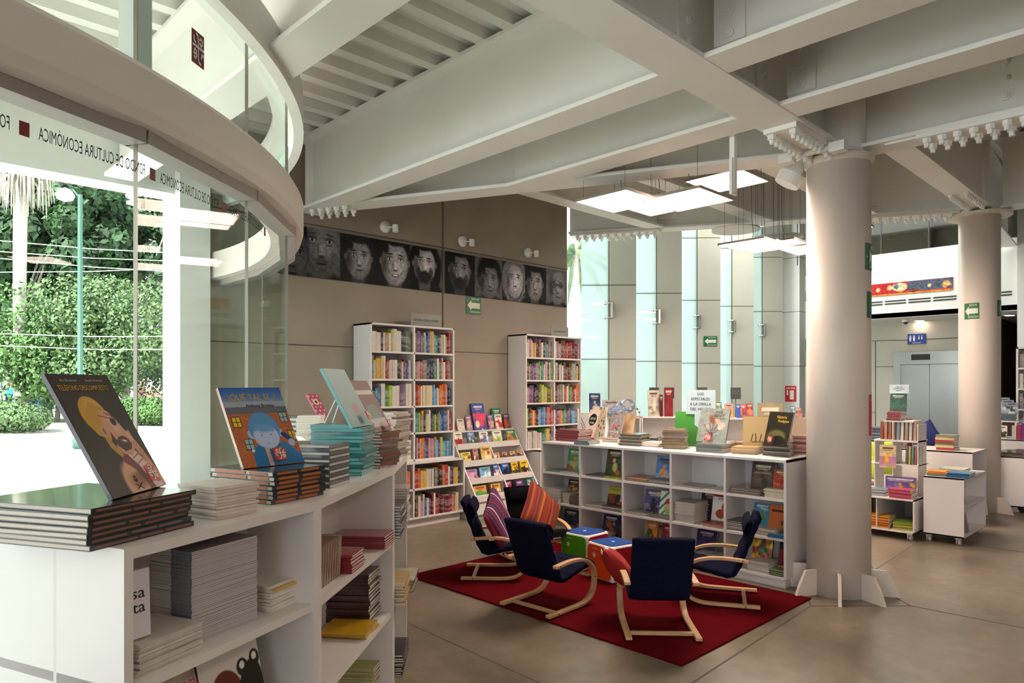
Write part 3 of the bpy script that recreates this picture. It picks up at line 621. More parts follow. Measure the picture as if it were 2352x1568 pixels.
LOOK = {}
def spine_row(case, cellname, P, dirx, dirin, z, width, codes, hmax, name, depth=.19, cat='book'):
    """books standing with their spines out along dirx; dirin points into the shelf"""
    n = len(codes); tot = width * rnd.uniform(.94, .985); ws = [rnd.uniform(.7, 1.3) for _ in codes]; sw = sum(ws); x = 0; prev = None; hh = .8; i = 0
    for k, c in enumerate(codes):
        t = ws[k] / sw * tot; same = c == prev
        if not same or rnd.random() < .25: hh = rnd.uniform(.68, .93)
        prev = c; h = hmax * hh; base = lin(PAL[c]); v = rnd.uniform(.8, 1.2) if not same else 1 + rnd.uniform(-.04, .04)
        me = spine_box(round(t, 3), round(h, 2), depth)
        o = link(name, me, loc=P + dirx * (x + t / 2) + Vector((0, 0, z)) + dirin * rnd.uniform(.004, .02)); yaw = math.atan2(dirx.y, dirx.x)
        lean = 0
        o.rotation_euler = (0, 0, yaw); o.color = (*[min(1, b * v) for b in base], 1)
        ordn = ['first', 'second', 'third', 'fourth', 'fifth', 'sixth', 'seventh', 'eighth', 'ninth', 'tenth', 'eleventh', 'twelfth', 'thirteenth', 'fourteenth', 'fifteenth', 'sixteenth', 'seventeenth', 'eighteenth', 'nineteenth', 'twentieth',
                'twenty-first', 'twenty-second', 'twenty-third', 'twenty-fourth', 'twenty-fifth', 'twenty-sixth', 'twenty-seventh', 'twenty-eighth', 'twenty-ninth', 'thirtieth'][k]
        tag(o, '%s book, %s along %s of the %s' % (CN[c], ordn, cellname, case), cat, 'books on %s of the %s' % (cellname, case))
        x += t
_sb = {}
def spine_box(t, h, d):
    k = (t, h, d)
    if k not in _sb:
        b = MB().box((-t / 2 + .0006, 0, 0), (t / 2 - .0006, .003, h)).box((-t / 2 + .0006, .003, 0), (-t / 2 + .002, d, h)).box((t / 2 - .002, .003, 0), (t / 2 - .0006, d, h)).box((-t / 2 + .002, .003, .002), (t / 2 - .002, d - .003, h - .003), 1)
        me = b.mesh('book'); me.materials.append(M['spine']); me.materials.append(M['page_edges_x']); _sb[k] = me
    return _sb[k]

# ------------------------------------------------------------ tall bookcases against the portrait wall
WH = 'shelf_white'
def board(parent, a, b, name='shelf_board'): return link(name, MB().box(a, b), WH, parent, bevel=.0015)
def tall_case(x0, x1, label, case, cells_up, low_x0, low_x1, cells_low, name):
    e = empty('bookcase', (x0, 6.63, 0), 0, label, 'bookcase'); W = x1 - x0; D = .35; T = .022; zt, zb = 2.355, .76
    for a, b, n in [((0, 0, zb), (T, D, zt), 'side_panel'), ((W - T, 0, zb), (W, D, zt), 'side_panel'), ((0, 0, zt - T), (W, D, zt), 'top_panel'), ((W / 2 - T / 2, .003, zb), (W / 2 + T / 2, D, zt - T), 'divider'), ((T, D - .008, zb), (W - T, D, zt - T), 'back_panel')]: board(e, a, b, n)
    step = (zt - T - zb) / 5
    for k in range(5): board(e, (T, .003, zb + k * step), (W - T, D - .008, zb + k * step + T))
    y0 = -.11; lx0, lx1 = low_x0 - x0, low_x1 - x0
    for a, b, n in [((lx0, y0, .1), (lx0 + T, D, zb), 'side_panel'), ((lx1 - T, y0, .1), (lx1, D, zb), 'side_panel'), ((lx0, y0, zb - T), (lx1, D, zb), 'top_panel'), ((lx0, y0, .1), (lx1, D, .1 + T), 'bottom_panel'), ((lx0 + T, y0 + .003, .43), (lx1 - T, D, .43 + T), 'shelf_board'),
                    ((W / 2 - .1, y0 + .003, .1 + T), (W / 2 - .1 + T, D, zb - T), 'divider'), ((lx0, y0 + .06, 0), (lx1 - .03, D, .1), 'plinth'), ((lx0 + T, D - .008, .12), (lx1 - T, D, zb - T), 'back_panel')]: board(e, a, b, n)
    dx, di = Vector((1, 0, 0)), Vector((0, 1, 0)); rn = ['top shelf', 'second shelf', 'third shelf', 'fourth shelf', 'fifth shelf']
    for c in (0, 1):
        for r_ in range(5):
            s = cells_up[c][r_]
            if s: spine_row(case, ('drum side ' if c == 0 else 'window side ') + rn[r_], Vector((x0 + T + .004 + c * (W / 2 - T / 2), 6.63, 0)), dx, di, zb + (4 - r_) * step + T, W / 2 - T * 1.5 - .01, s, step - T - .01, name)
    for c in (0, 1):
        for r_ in range(2):
            s = cells_low[c][r_]
            xx, wd = (lx0 + T, W / 2 - .1 - lx0 - T) if c == 0 else (W / 2 - .1 + T, lx1 - T - (W / 2 - .1 + T))
            if s: spine_row(case, 'base cabinet, ' + ['upper', 'lower'][r_] + (' drum side' if c == 0 else ' window side'), Vector((x0 + xx + .003, 6.63 + y0 + .01, 0)), dx, di, (.43 + T) if r_ == 0 else .1 + T, wd * .97, s, .27, name)
    return e
tall_case(4.283, 5.495, 'tall white bookcase of colourful spines nearer the glass drum', 'bookcase nearer the drum',
          [['wwwwkweowlwwwwkngu', 'ewyyyywwrrwwwwwkuwrbbw', 'ktbwglwwpeww', 'wgeewp', 'gowew'],
           ['eppigwbbyystkewwymr', 'eiioieeennnngbwegiwrmoe', 'rroowccccccbsswcooooikn', 'tsleynccwnnglrgesbbbewr', 'kipyoobuiiiiesbylsssss']], 4.1, 5.57,
          [['bmmmpppnnoo', 'tgyekbynpe'], ['rroyyywwweekkorwpnyyk', 'kuwiwbwpmwrmkrmmriyw']], 'paperback')
tall_case(6.757, 7.93, 'tall white bookcase of colourful spines standing at the end of the portrait wall', 'wall end bookcase',
          [['wwiwyypnrewkteeeeu', 'uiepepiegwgtwiwuwg', 'iipppkikuglylyuglo', 'lkuoyrkwsbsypiiro', 'ewwewwiwwgtgeyypp'],
           ['weeiiuurmonrrmmkmi', 'ewuwewwukurukeyseyk', 'rkeueeewroweggrrwoo', 'ppoyegppebssew', 'epyye']], 6.93, 8.0, [['kbbwur', 'wkwk'], ['', '']], 'hardback')
# leaning acrylic signs on top
def acrylic(s, x, z, w_, h_, label, size, y=6.72, m='acrylic_grey', stand=True):
    e = empty('shelf_sign', (x, y, z), 0, label, 'sign')
    link('sign_plate', MB().box((-w_ / 2, 0, 0), (w_ / 2, .004, h_)), m, e); link('sign_foot', MB().box((-w_ / 2 + .05, -.03, 0), (w_ / 2 - .05, .08, .004)), m, e)
    for i, ln in enumerate(s): text(ln, size, 'ink', e, Matrix.Translation((0, -.002, h_ / 2 + ((len(s) - 1) / 2 - i) * size * 1.45)) @ FRONT)
    return e
acrylic(['ESCUELA PARA PADRES'], 5.13, 2.356, .46, .155, 'grey sign lettered ESCUELA PARA PADRES on top of the tall bookcase', .036)
acrylic(['LOS PRIMERIZOS'], 7.55, 2.356, .38, .15, 'grey sign on top of the bookcase at the end of the portrait wall', .034)
b = empty('shelf_label', (7.42, 6.615, 1.315), 0, 'dark shelf label sticking out from the bookcase at the wall end', 'label'); link('label_plate', MB().box((-.14, 0, 0), (.14, .004, .06)), 'dark_grey', b); link('label_clip', MB().box((-.02, 0, .06), (.02, .03, .066)), 'dark_grey', b)

# ------------------------------------------------------------ sloping display stand between them
def display_stand():
    e = empty('display_stand', (5.6, 6.98, 0), 0, 'white stepped display stand of picture books between the tall bookcases', 'display stand'); W = 1.14
    prof = [(0, 0), (0, 1.08), (-.11, 1.08), (-.62, .3), (-.62, 0)]
    for x in (0, W - .018):
        b = MB(); b.add([(x, p, q) for p, q in prof] + [(x + .018, p, q) for p, q in prof], [(0, 1, 2, 3, 4), (9, 8, 7, 6, 5)] + [(i, i + 5, (i + 1) % 5 + 5, (i + 1) % 5) for i in range(5)]); link('side_panel', b, WH, e)
    b = MB(); x = W / 2; b.add([(x, p, q) for p, q in prof] + [(x + .015, p, q) for p, q in prof], [(0, 1, 2, 3, 4), (9, 8, 7, 6, 5)] + [(i, i + 5, (i + 1) % 5 + 5, (i + 1) % 5) for i in range(5)]); link('divider', b, WH, e)
    tiers = []
    for k in range(5):
        z = 1.06 - k * .205; y = -.13 - k * .123
        board(e, (.018, y, z - .02), (W - .018, -.02, z)); 
        if k: board(e, (.018, y - .012, z - .02), (W - .018, y, z + .055), 'lip')
        tiers.append((6.98 + y, z))
    board(e, (.018, -.61, .06), (W - .018, -.6, .3), 'front_panel'); board(e, (.04, -.57, 0), (W - .04, 0, .06), 'plinth'); board(e, (.018, -.012, .06), (W - .018, 0, 1.08), 'back_panel')
    rows = [[('#b65a4a', .10, .12, '#cf8d7a'), ('w', .12, .16, '#d8cfc8'), ('#8d6b8f', .10, .20, '#e0b7a0'), ('#3f4f9c', .22, .36, '#e04a6a'), ('#7c5f93', .10, .20, '#d9a08a'), ('#efe6d8', .12, .2, '#c0283a'), ('#5b4468', .11, .2, '#c05a2a')],
            [('#ece4da', .13, .2, '#9a2a2a'), ('#5d86b0', .12, .2, '#3d5f5a'), ('#f0ece6', .15, .19, '#5b7ab0'), ('#e5e8d8', .16, .19, '#a0b43c'), ('#4f8a52', .17, .19, '#d07a3a')],
            [('#e3cf62', .16, .16, '#e8e05a'), ('#b98a7c', .08, .2, '#8d5b4c'), ('#d9b260', .18, .21, '#e8d9a0'), ('#d8a078', .09, .12, '#5a3a30'), ('#c98f70', .09, .12, '#3a2a28'), ('#d4a37c', .09, .12, '#4a3028'), ('#cfa07a', .09, .13, '#32241f')],
            [('#b58ac0', .16, .16, '#e0b0c8'), ('#7ab4d0', .18, .17, '#d8e6ee'), ('#1f4f9c', .11, .19, '#f0f0f0'), ('#2a56a8', .13, .19, '#101a30'), ('#e0b21e', .12, .19, '#1f3a1e'), ('#e3b81a', .14, .2, '#20180f')],
            [('#d89a4c', .21, .17, '#4fa050'), ('#e0b03c', .16, .17, '#b07ab0'), ('#8a2f5a', .12, .18, '#b0405a'), ('#6a3a80', .13, .17, '#303060'), ('#3f9aa8', .14, .17, '#b0d4dc')]]
    rn = ['top ledge', 'second ledge', 'third ledge', 'fourth ledge', 'lowest ledge']
    for k, (y, z) in enumerate(tiers):
        tw = sum(r_[1] for r_ in rows[k]); gap = (W - .06 - tw) / max(1, len(rows[k]) - 1); x = 5.63
        for i, (c, w_, h_, c2) in enumerate(rows[k]):
            px_ = x + w_ / 2; x += w_ + gap
            standing('picture_book', '%s face-out picture book, %s on the %s, stepped stand' % (['slim', 'small', 'bright', 'large', 'square', 'tall', 'patterned'][i], ['first', 'second', 'third', 'fourth', 'fifth', 'sixth', 'seventh'][i], rn[k]), (px_, y + (.035 if k else .03), z + .001), 0, 14, w_, h_, .012 + .012 * (i % 2), easy_cover(100 + k * 10 + i, [c, c2, '#f0e0c0' if i % 2 else '#b04050', c2]), c)
    standing('picture_book', 'green hardcover behind the red primer on the stepped stand', (6.5, 6.93, 1.061), 0, 5, .16, .28, .02, easy_cover(55, ['#2f7a5c', '#2f7a5c', '#3a8a68']), '#2f7a5c')
display_stand()

# ------------------------------------------------------------ pictures of portraits on the wall
def face(s, cx, cy, sc, skin=.55, hair=.12, hairtop=.5, long=0, beard=0, glasses=0, smile=0, dark=0, scarf=0, turn=0, bald=0, age=0, light=1):
    E = lambda x, y, a, b, c, rot=0, soft=.25, al=1: s.ell(cx + x * sc, cy + y * sc, a * sc, b * sc, c, rot, soft, al)
    E(0, -1.35, 1.25, .75, .10 + dark * .0, 0, .2)                                            # shoulders
    if scarf:
        E(0, .05, .98, 1.25, .42, 0, .12); 
        for k in range(9): E(-.75 + .19 * k, -.7 + .1 * (k % 3), .05, .6, .2 + .3 * (k % 2), 20 - 8 * k, .4, .8)
    else:
        if not bald: E(0, .28 + hairtop * .1, .86, .98, hair, 0, .18)
        if long: E(-.62, -.35, .34, 1.0, hair, 8, .3); E(.62, -.35, .34, 1.0, hair, -8, .3)
    E(0, -.85, .36, .55, skin * .55, 0, .2)                                                   # neck
    E(0, 0, .64, .88, skin * .85, 0, .12); E(.1 * light, .04, .55, .8, skin, 0, .55); E(.22 * light, .1, .34, .55, min(1, skin * 1.22), 0, .8, .6)
    E(-.48 * light, -.05, .2, .7, skin * .35, 0, .9, .75)                                     # shaded cheek
    if bald: E(0.05, .62, .5, .3, skin * 1.15, 0, .7, .8)
    elif not scarf: E(-.1, .86, .62, .24, hair, -6, .3); E(-.45, .6, .2, .34, hair, 20, .4)
    for sx in (-1, 1):
        x = .25 * sx + turn * .08
        E(x, .2, .18, .1, skin * .45, 0, .7, .8); E(x, .16, .1, .045, min(1, skin * 1.35), 0, .3); E(x, .16, .042, .045, .04, 0, .2); E(x, .33, .17, .035, hair * .8 if not bald else .25, -8 * sx, .5)
        E(x, .06, .13, .03, skin * .6, 0, .8, .6 + .3 * age)
        E(.63 * sx, .05, .07, .16, skin * .7, 0, .3)
    E(.03 + turn * .1, -.08, .08, .22, min(1, skin * 1.3), 0, .8, .7); E(.02 + turn * .1, -.26, .13, .05, skin * .42, 0, .6, .9); E(-.09 + turn * .1, -.1, .04, .2, skin * .55, 0, .9, .7)
    if beard: E(0, -.55, .5, .36, .12, 0, .45, beard); E(0, -.36, .3, .07, .13, 0, .4, beard); E(.35, -.3, .16, .3, .16, 0, .6, beard * .8); E(-.35, -.3, .16, .3, .12, 0, .6, beard * .8)
    E(.02, -.45, .2, .035 + .03 * smile, skin * .32, 0, .4)
    if smile: E(.02, -.44, .16, .03, .85, 0, .3)
    if not beard: E(.02, -.53, .13, .035, skin * .9, 0, .6); E(-.27, -.33, .035, .17, skin * .5, 25, .8, .6 * (smile + age)); E(.3, -.33, .035, .17, skin * .6, -25, .8, .6 * (smile + age))
    if glasses:
        for sx in (-1, 1): E(.27 * sx, .15, .21, .14, .07, 0, .1); E(.27 * sx, .15, .18, .11, skin * .8, 0, .1); E(.27 * sx, .15, .06, .05, .05, 0, .3)
        s.line([(cx - .1 * sc, cy + .17 * sc), (cx + .1 * sc, cy + .17 * sc)], .03 * sc, .06)
def portraits():
    H_ = .54
    for k, (x0, x1, faces) in enumerate(((3.25, 5.575, [
            dict(px=668, sc=.55, skin=.28, hair=.05, cy=.35), dict(px=735, cy=.64, sc=.60, skin=.42, bald=1, beard=.25, age=1, dark=1), dict(px=822, cy=.50, sc=.40, skin=.5, hair=.16, long=.5, smile=0, age=.7),
            dict(px=905, cy=.52, sc=.46, skin=.58, hair=.15, long=1, smile=1), dict(px=973, cy=.58, sc=.40, skin=.6, hair=.1, long=1, beard=.9)]),
            (5.635, 8.0, [dict(px=1054, cy=.55, sc=.42, skin=.46, hair=.1, beard=.85), dict(px=1122, cy=.42, sc=.40, skin=.42, hair=.06, age=1, light=1), dict(px=1180, cy=.52, sc=.40, skin=.62, scarf=1, smile=.3),
            dict(px=1226, cy=.5, sc=.40, skin=.5, hair=.06), dict(px=1278, cy=.5, sc=.42, skin=.46, bald=1, glasses=1, age=1)]))):
        W = x1 - x0; asp = W / H_; s = Ras(int(90 * asp), 90, .07, asp); edges = []
        for i, fc in enumerate(faces):
            u = (ony(fc['px'], 640, 7).x - x0) / H_; edges.append(u)
        for i, u in enumerate(edges):
            lo = 0 if i == 0 else (edges[i - 1] + u) / 2; hi = asp if i == len(edges) - 1 else (edges[i + 1] + u) / 2
            keep = s.c.copy(); s.rect(lo, 0, hi, 1, [.12, .34, .14, .16, .38][i % 5]); fc = dict(faces[i]); fc.pop('px'); cy = fc.pop('cy'); sc = fc.pop('sc'); face(s, u, cy, sc * 1.3, **fc)
            m = ((s.U >= lo) & (s.U < hi))[..., None]; s.c = np.where(m, s.c, keep)
        s.noise(.14, 26, 3 + k); s.c = np.clip(s.c * 1.3, 0, 1) ** 1.25 * np.array([.98, .97, 1.0]) 
        e = empty('portrait_banner', ((x0 + x1) / 2, 6.985, 2.84), 0, ['black and white banner of printed faces nearest the drum, first of two', 'black and white banner of printed faces above the green evacuation sign'][k], 'banner')
        link('printed_panel', s.mesh('printed_panel', W, H_, 'printed_matt'), parent=e, loc=(0, -.006, 0)); link('backing_board', MB().box((-W / 2, -.005, 0), (W / 2, .015, H_)), 'dark_grey', e)
portraits()
def evac_sign(P, rz, w_, h_, label, parts_parent=None, curved=None, textlines=('RUTA DE', 'EVACUACION'), arrow=True):
    e = empty('evacuation_sign', P, rz, label, 'sign')
    fs = []
    n = 24
    def bend(me):
        if curved:
            for v in me.vertices:
                a = v.co.x / curved; r_ = curved - v.co.y; v.co.x = r_ * math.sin(a); v.co.y = curved - r_ * math.cos(a)
        return me
    b = MB()
    for i in range(n):
        x0 = -w_ / 2 + w_ * i / n; b.box((x0, 0, 0), (x0 + w_ / n, .003, h_))
    link('sign_plate', bend(b.mesh('sign_plate')), 'green_sign' if textlines != 'red' else 'red', e)
    a = MB()
    def quad(pts): a.add([(x, -.0012, z) for x, z in pts], [tuple(range(len(pts)))])
    if arrow:
        zc = h_ * .5; xs = [-w_ * .42, -w_ * .17]; quad([(xs[0], zc), (xs[1], zc - h_ * .3), (xs[1], zc + h_ * .3)])
        for i in range(12):
            u0 = xs[1] + (w_ * .42 - xs[1]) * i / 12; u1 = xs[1] + (w_ * .42 - xs[1]) * (i + 1) / 12; quad([(u0, zc - h_ * .16), (u1, zc - h_ * .16), (u1, zc + h_ * .16), (u0, zc + h_ * .16)])
        link('arrow', bend(a.mesh('arrow')), 'cream_sign', e)
        for ln, z, x in ((textlines[0], h_ * .86, .02), (textlines[1], h_ * .13, .02)):
            me = text_mesh(ln, .04, .0006).copy(); me.materials.clear(); me.materials.append(M['cream_sign']); xs_ = [v.co.x for v in me.vertices]
            me.transform(Matrix.Translation((w_ * .12, -.0015, z)) @ FRONT @ Matrix.Diagonal((w_ * (.5 if ln[0] == 'R' else .66) / (max(xs_) - min(xs_)), h_ * 3.6, 1, 1))); link('lettering', bend(me), parent=e)
    return e, bend
p = ony(1068, 728, 6.995); q = ony(1107, 728, 6.995); evac_sign(((p.x + q.x) / 2, 6.992, 2.60), 0, .26, .235, 'green RUTA DE EVACUACION arrow sign on the portrait wall between the bookcases')
p = onz(1633, 790, 2.38); fp = Vector((9.6 + 2.9, 6.9, 0)); dv = Vector((.7071, -.7071, 0)); c_ = fp - dv * .2
evac_sign((c_.x - .006, c_.y - .006, 2.42), R(-45), .27, .2, 'green RUTA DE EVACUACION arrow sign on the middle concrete fin')
evac_sign((16.59, 7.05, 2.5), R(-90), .25, .2, 'small green evacuation sign on the pilaster beside the first column')
def round_sign(col, zc, ang, w_, h_, label, kind):
    x, y = ((5.77, 2.15), (10.9, 2.25))[col]; a = R(ang); P = (x + .2385 * math.cos(a), y + .2385 * math.sin(a), zc)
    e, bend = evac_sign(P, a + R(90), w_, h_, label, curved=.2385, textlines='red' if kind == 'ext' else ('RUTA DE', 'EVACUACION'), arrow=kind == 'arrow')
    m = MB()
    if kind == 'ext':
        m.add([(-.012, -.0012, h_ * .38), (.012, -.0012, h_ * .38), (.012, -.0012, h_ * .8), (-.012, -.0012, h_ * .8)], [(0, 1, 2, 3)]).add([(-.03, -.0012, h_ * .42), (0, -.0012, h_ * .3), (.03, -.0012, h_ * .42)], [(0, 1, 2)]); link('arrow', bend(m.mesh('arrow')), 'cream_sign', e)
        me = text_mesh('EXTINTOR', .02, .0004).copy(); me.materials.clear(); me.materials.append(M['cream_sign']); me.transform(Matrix.Translation((.0, -.0015, h_ * .87)) @ FRONT); link('lettering', bend(me), parent=e)
        m = MB(); m.add([(.055, -.0012, h_ * .1), (.09, -.0012, h_ * .1), (.09, -.0012, h_ * .75), (.055, -.0012, h_ * .75)], [(0, 1, 2, 3)]); link('extinguisher_mark', bend(m.mesh('mark')), 'cream_sign', e)
    if kind == 'run':
        m.add([(-.01, -.0012, h_ * .72), (.07, -.0012, h_ * .86), (.075, -.0012, h_ * .82), (-.005, -.0012, h_ * .68)], [(0, 1, 2, 3)]).add([(.06, -.0012, h_ * .15), (.1, -.0012, h_ * .15), (.1, -.0012, h_ * .7), (.06, -.0012, h_ * .7)], [(0, 1, 2, 3)]); link('arrow', bend(m.mesh('arrow')), 'cream_sign', e)
round_sign(0, 2.545, -79, .24, .21, 'green arrow sign wrapped round the near column, highest of its three', 'arrow')
round_sign(0, 2.175, -76, .22, .205, 'green running-man sign wrapped round the near column between the arrow and the red sign', 'run')
round_sign(0, 1.26, -74, .17, .32, 'red extinguisher sign wrapped round the near column', 'ext')
round_sign(1, 2.55, -85, .24, .21, 'green arrow sign wrapped round the far column, facing the aisle', 'arrow')
round_sign(1, 2.52, 170, .18, .21, 'green arrow sign seen edge on round the far column beside the lift', 'arrow')
# wall lamps above the portraits
for k, (px, py) in enumerate(((884, 521), (1062, 554), (1212, 580))):
    p = ony(px, py, 6.99); e = empty('wall_spotlight', (p.x, 6.995, p.z), 0, ['white round wall spotlight above the first portraits beside the ring beam', 'white round wall spotlight just past the vertical wall joint', 'white round wall spotlight above the last portraits near the wall end'][k], 'lamp', 'wall spotlights')
    link('wall_rose', MB().cyl((0, 0, 0), (0, -.035, 0), .075, 24, .065), 'beam_paint', e, smooth=True); link('arm', MB().cyl((0, -.03, 0), (.09, -.07, 0), .008), 'beam_paint', e); link('lamp_head', MB().cyl((.1, -.08, .03), (.1, -.08, -.06), .036, 20), 'beam_paint', e)
# lift, its signs, mural, downlights
e = empty('lift_entrance', (14.99, 3.9, 0), R(-90), 'stainless steel lift doors in the far concrete wall', 'lift doors')
link('door_leaf', MB().box((-.5, -.01, .02), (-.004, .0, 2.05)), 'steel', e); link('door_leaf', MB().box((.004, -.01, .02), (.5, .0, 2.05)), 'steel', e)
link('lift_frame', MB().box((-.62, -.05, 0), (-.5, .0, 2.3)).box((.5, -.05, 0), (.62, .0, 2.3)).box((-.5, -.05, 2.06), (.5, 0, 2.3)), 'steel', e); link('floor_display', MB().box((-.3, -.056, 2.14), (.02, -.05, 2.25)), 'black', e); link('call_button_plate', MB().box((.66, -.01, 1.05), (.75, 0, 1.35)), 'black', e)
e = empty('restroom_sign', (14.985, 4.12, 2.45), R(-90), 'blue restroom sign with white figures above the lift doors', 'sign'); link('sign_plate', MB().box((-.16, 0, 0), (.16, .004, .2)), 'blue_sign', e)
b = MB()
for x, s_ in ((-.11, 1), (-.045, 1), (.04, .6), (.09, .6)): b.cyl((x, -.004, .155), (x, 0, .155), .014 * s_, 12); b.add([(x - .02 * s_, -.003, .135), (x + .02 * s_, -.003, .135), (x + .012 * s_, -.003, .135 - .08 * s_), (x - .012 * s_, -.003, .135 - .08 * s_)], [(3, 2, 1, 0)])
link('figures', b, 'white', e); text('ELEVADOR', .03, 'white', e, Matrix.Translation((0, -.003, .025)) @ FRONT)
def mural(y0, y1, z0, z1, label, seed):
    W = y1 - y0; hh = z1 - z0; asp = W / hh; s = Ras(int(24 * asp), 24, '#b5262c', asp); r = random.Random(seed)
    s.rect(asp * .62, 0, asp, 1, '#4a5468'); s.grad('#c8743a', '#b5262c', 0, .2); s.rect(asp * .62, .2, asp, 1, '#4a5468')
    for k in range(int(asp * 2.2)): s.ell(r.uniform(0, asp), r.uniform(.2, .6), r.uniform(.1, .35), r.uniform(.1, .32), r.choice(['#c98a4a', '#8a4a3a', '#d8c08a', '#6a3a32', '#a05a3a']), r.uniform(-30, 30), .3)
    s.ell(asp * .55, .6, .6, .34, '#c9c39a'); s.ell(asp * .52, .65, .2, .2, '#5a6a7a'); s.ell(asp * .1, .4, .5, .3, '#c8a862'); s.line([(0, .07), (asp, .07)], .06, '#d98a2c'); s.noise(.25, 12, seed)
    e = empty('mural_strip', (14.094, (y0 + y1) / 2, z0), R(-90), label, 'mural'); link('printed_panel', s.mesh('printed_panel', W, hh, 'printed_matt'), parent=e, loc=(0, -.008, 0)); link('backing_board', MB().box((-W / 2, -.007, 0), (W / 2, .004, hh)), 'dark_grey', e)
mural(3.3, 5.2, 3.33, 3.56, 'long painted red strip of animals on the white mezzanine edge', 4)
mural(2.62, 3.05, 3.33, 3.56, 'short red and orange painted panel on the mezzanine beside the far column', 9)
for k, (y, lb) in enumerate(((4.05, 'round recessed downlight in the soffit above the lift doors'), (2.62, 'round recessed downlight in the soffit above the dark passage'))):
    e = empty('downlight', (14.9, y, 2.9), 0, lb, 'lamp'); link('trim_ring', MB().lathe([(.1, 0), (.1, -.012), (.075, -.012), (.075, 0)], 24), 'white', e); link('lamp_glass', MB().lathe([(.075, -.004), (.05, -.016), (.01, -.018)], 24), 'led', e)
e = empty('security_camera', (14.6, 4.2, 2.9), 0, 'small white ceiling camera beside the downlight near the lift', 'camera'); link('mount', MB().lathe([(.06, 0), (.06, -.04), (.03, -.05)], 20), 'white', e); link('lens_dome', MB().lathe([(.045, -.04), (.035, -.07), (.01, -.085)], 20), 'black', e)
e = empty('extinguisher_sign', (15.644, 6.88, 1.28), R(-90), 'red extinguisher sign on the white pilaster', 'sign'); link('sign_plate', MB().box((-.13, 0, 0), (.13, .004, .36)), 'red', e)
b = MB(); b.box((-.02, -.003, .05), (.07, 0, .26)).box((-.09, -.003, .15), (-.06, 0, .27)).box((-.1, -.003, .3), (.1, 0, .32)); link('extinguisher_mark', b, 'white', e)

# ------------------------------------------------------------ pendant light panels
def panel(x0, y0, z, label, s=.58, cables=True, top=HT):
    e = empty('pendant_light', (x0, y0, z), 0, label, 'lamp', 'square pendant light panels')
    lf = link('lamp_frame', MB().box((0, 0, 0), (s, .014, .022)).box((0, s - .014, 0), (s, s, .022)).box((0, .014, 0), (.014, s - .014, .022)).box((s - .014, .014, 0), (s, s - .014, .022)).box((.014, .014, .016), (s - .014, s - .014, .022)), 'frame_alu', e)
    link('diffuser', MB().box((.014, .014, .004), (s - .014, s - .014, .012)), 'led', lf)
    for dx in (.06, s - .06):
        for dy in (.06, s - .06): link('cable', MB().cyl((dx, dy, .02), (dx, dy, top - z), .0022, 5), 'wire', e)
    link('power_cord', MB().tube([(s / 2, s / 2, .02), (s / 2 + .03, s / 2, .15), (s / 2 - .02, s / 2, .4), (s / 2, s / 2, top - z)], .004, 6), 'wire', e)
panel(4.80, 3.52, 3.31, 'square light panel nearest the drum in the near cluster'); panel(5.48, 3.56, 3.40, 'square light panel mostly hidden behind two others in the near cluster')
panel(5.07, 2.98, 3.27, 'lowest square light panel in the middle of the near cluster'); panel(5.83, 3.02, 3.6, 'highest square light panel of the near cluster beside the hanging bracket')
panel(7.54, 3.62, 3.32, 'square light panel at the drum end of the far cluster'); panel(8.15, 3.76, 3.40, 'square light panel second from the drum in the far cluster'); panel(8.03, 3.12, 3.27, 'square light panel of the far cluster, beside the near column'); panel(8.75, 3.8, 3.52, 'small looking light panel behind the others of the far cluster')
panel(8.68, 3.02, 3.62, 'high light panel mostly behind the near column')
panel(2.6, -2.6, 3.2, 'unseen light panel added as fill beside the viewer'); panel(2.0, -1.2, 3.2, 'unseen light panel added as fill over the open floor'); panel(7.2, -1.4, 3.3, 'unseen light panel added as fill beyond the girder')  # out-of-view panels added to brighten the room
for k, (px, py, z, r_) in enumerate(((1690, 529, 3.78, .32), (1787, 548, 3.66, .32))):
    p = onz(px, py, z); e = empty('disc_light', (p.x, p.y, z), 0, ['round white disc lamp hanging above the far light cluster, higher one', 'round white disc lamp just above the far light cluster, lower one'][k], 'lamp')
    link('lamp_disc', MB().lathe([(.05, .03), (r_, .02), (r_, 0), (.05, 0)], 40), 'beam_paint', e); link('cable', MB().cyl((0, 0, .02), (0, 0, HT - z), .003, 6), 'wire', e)
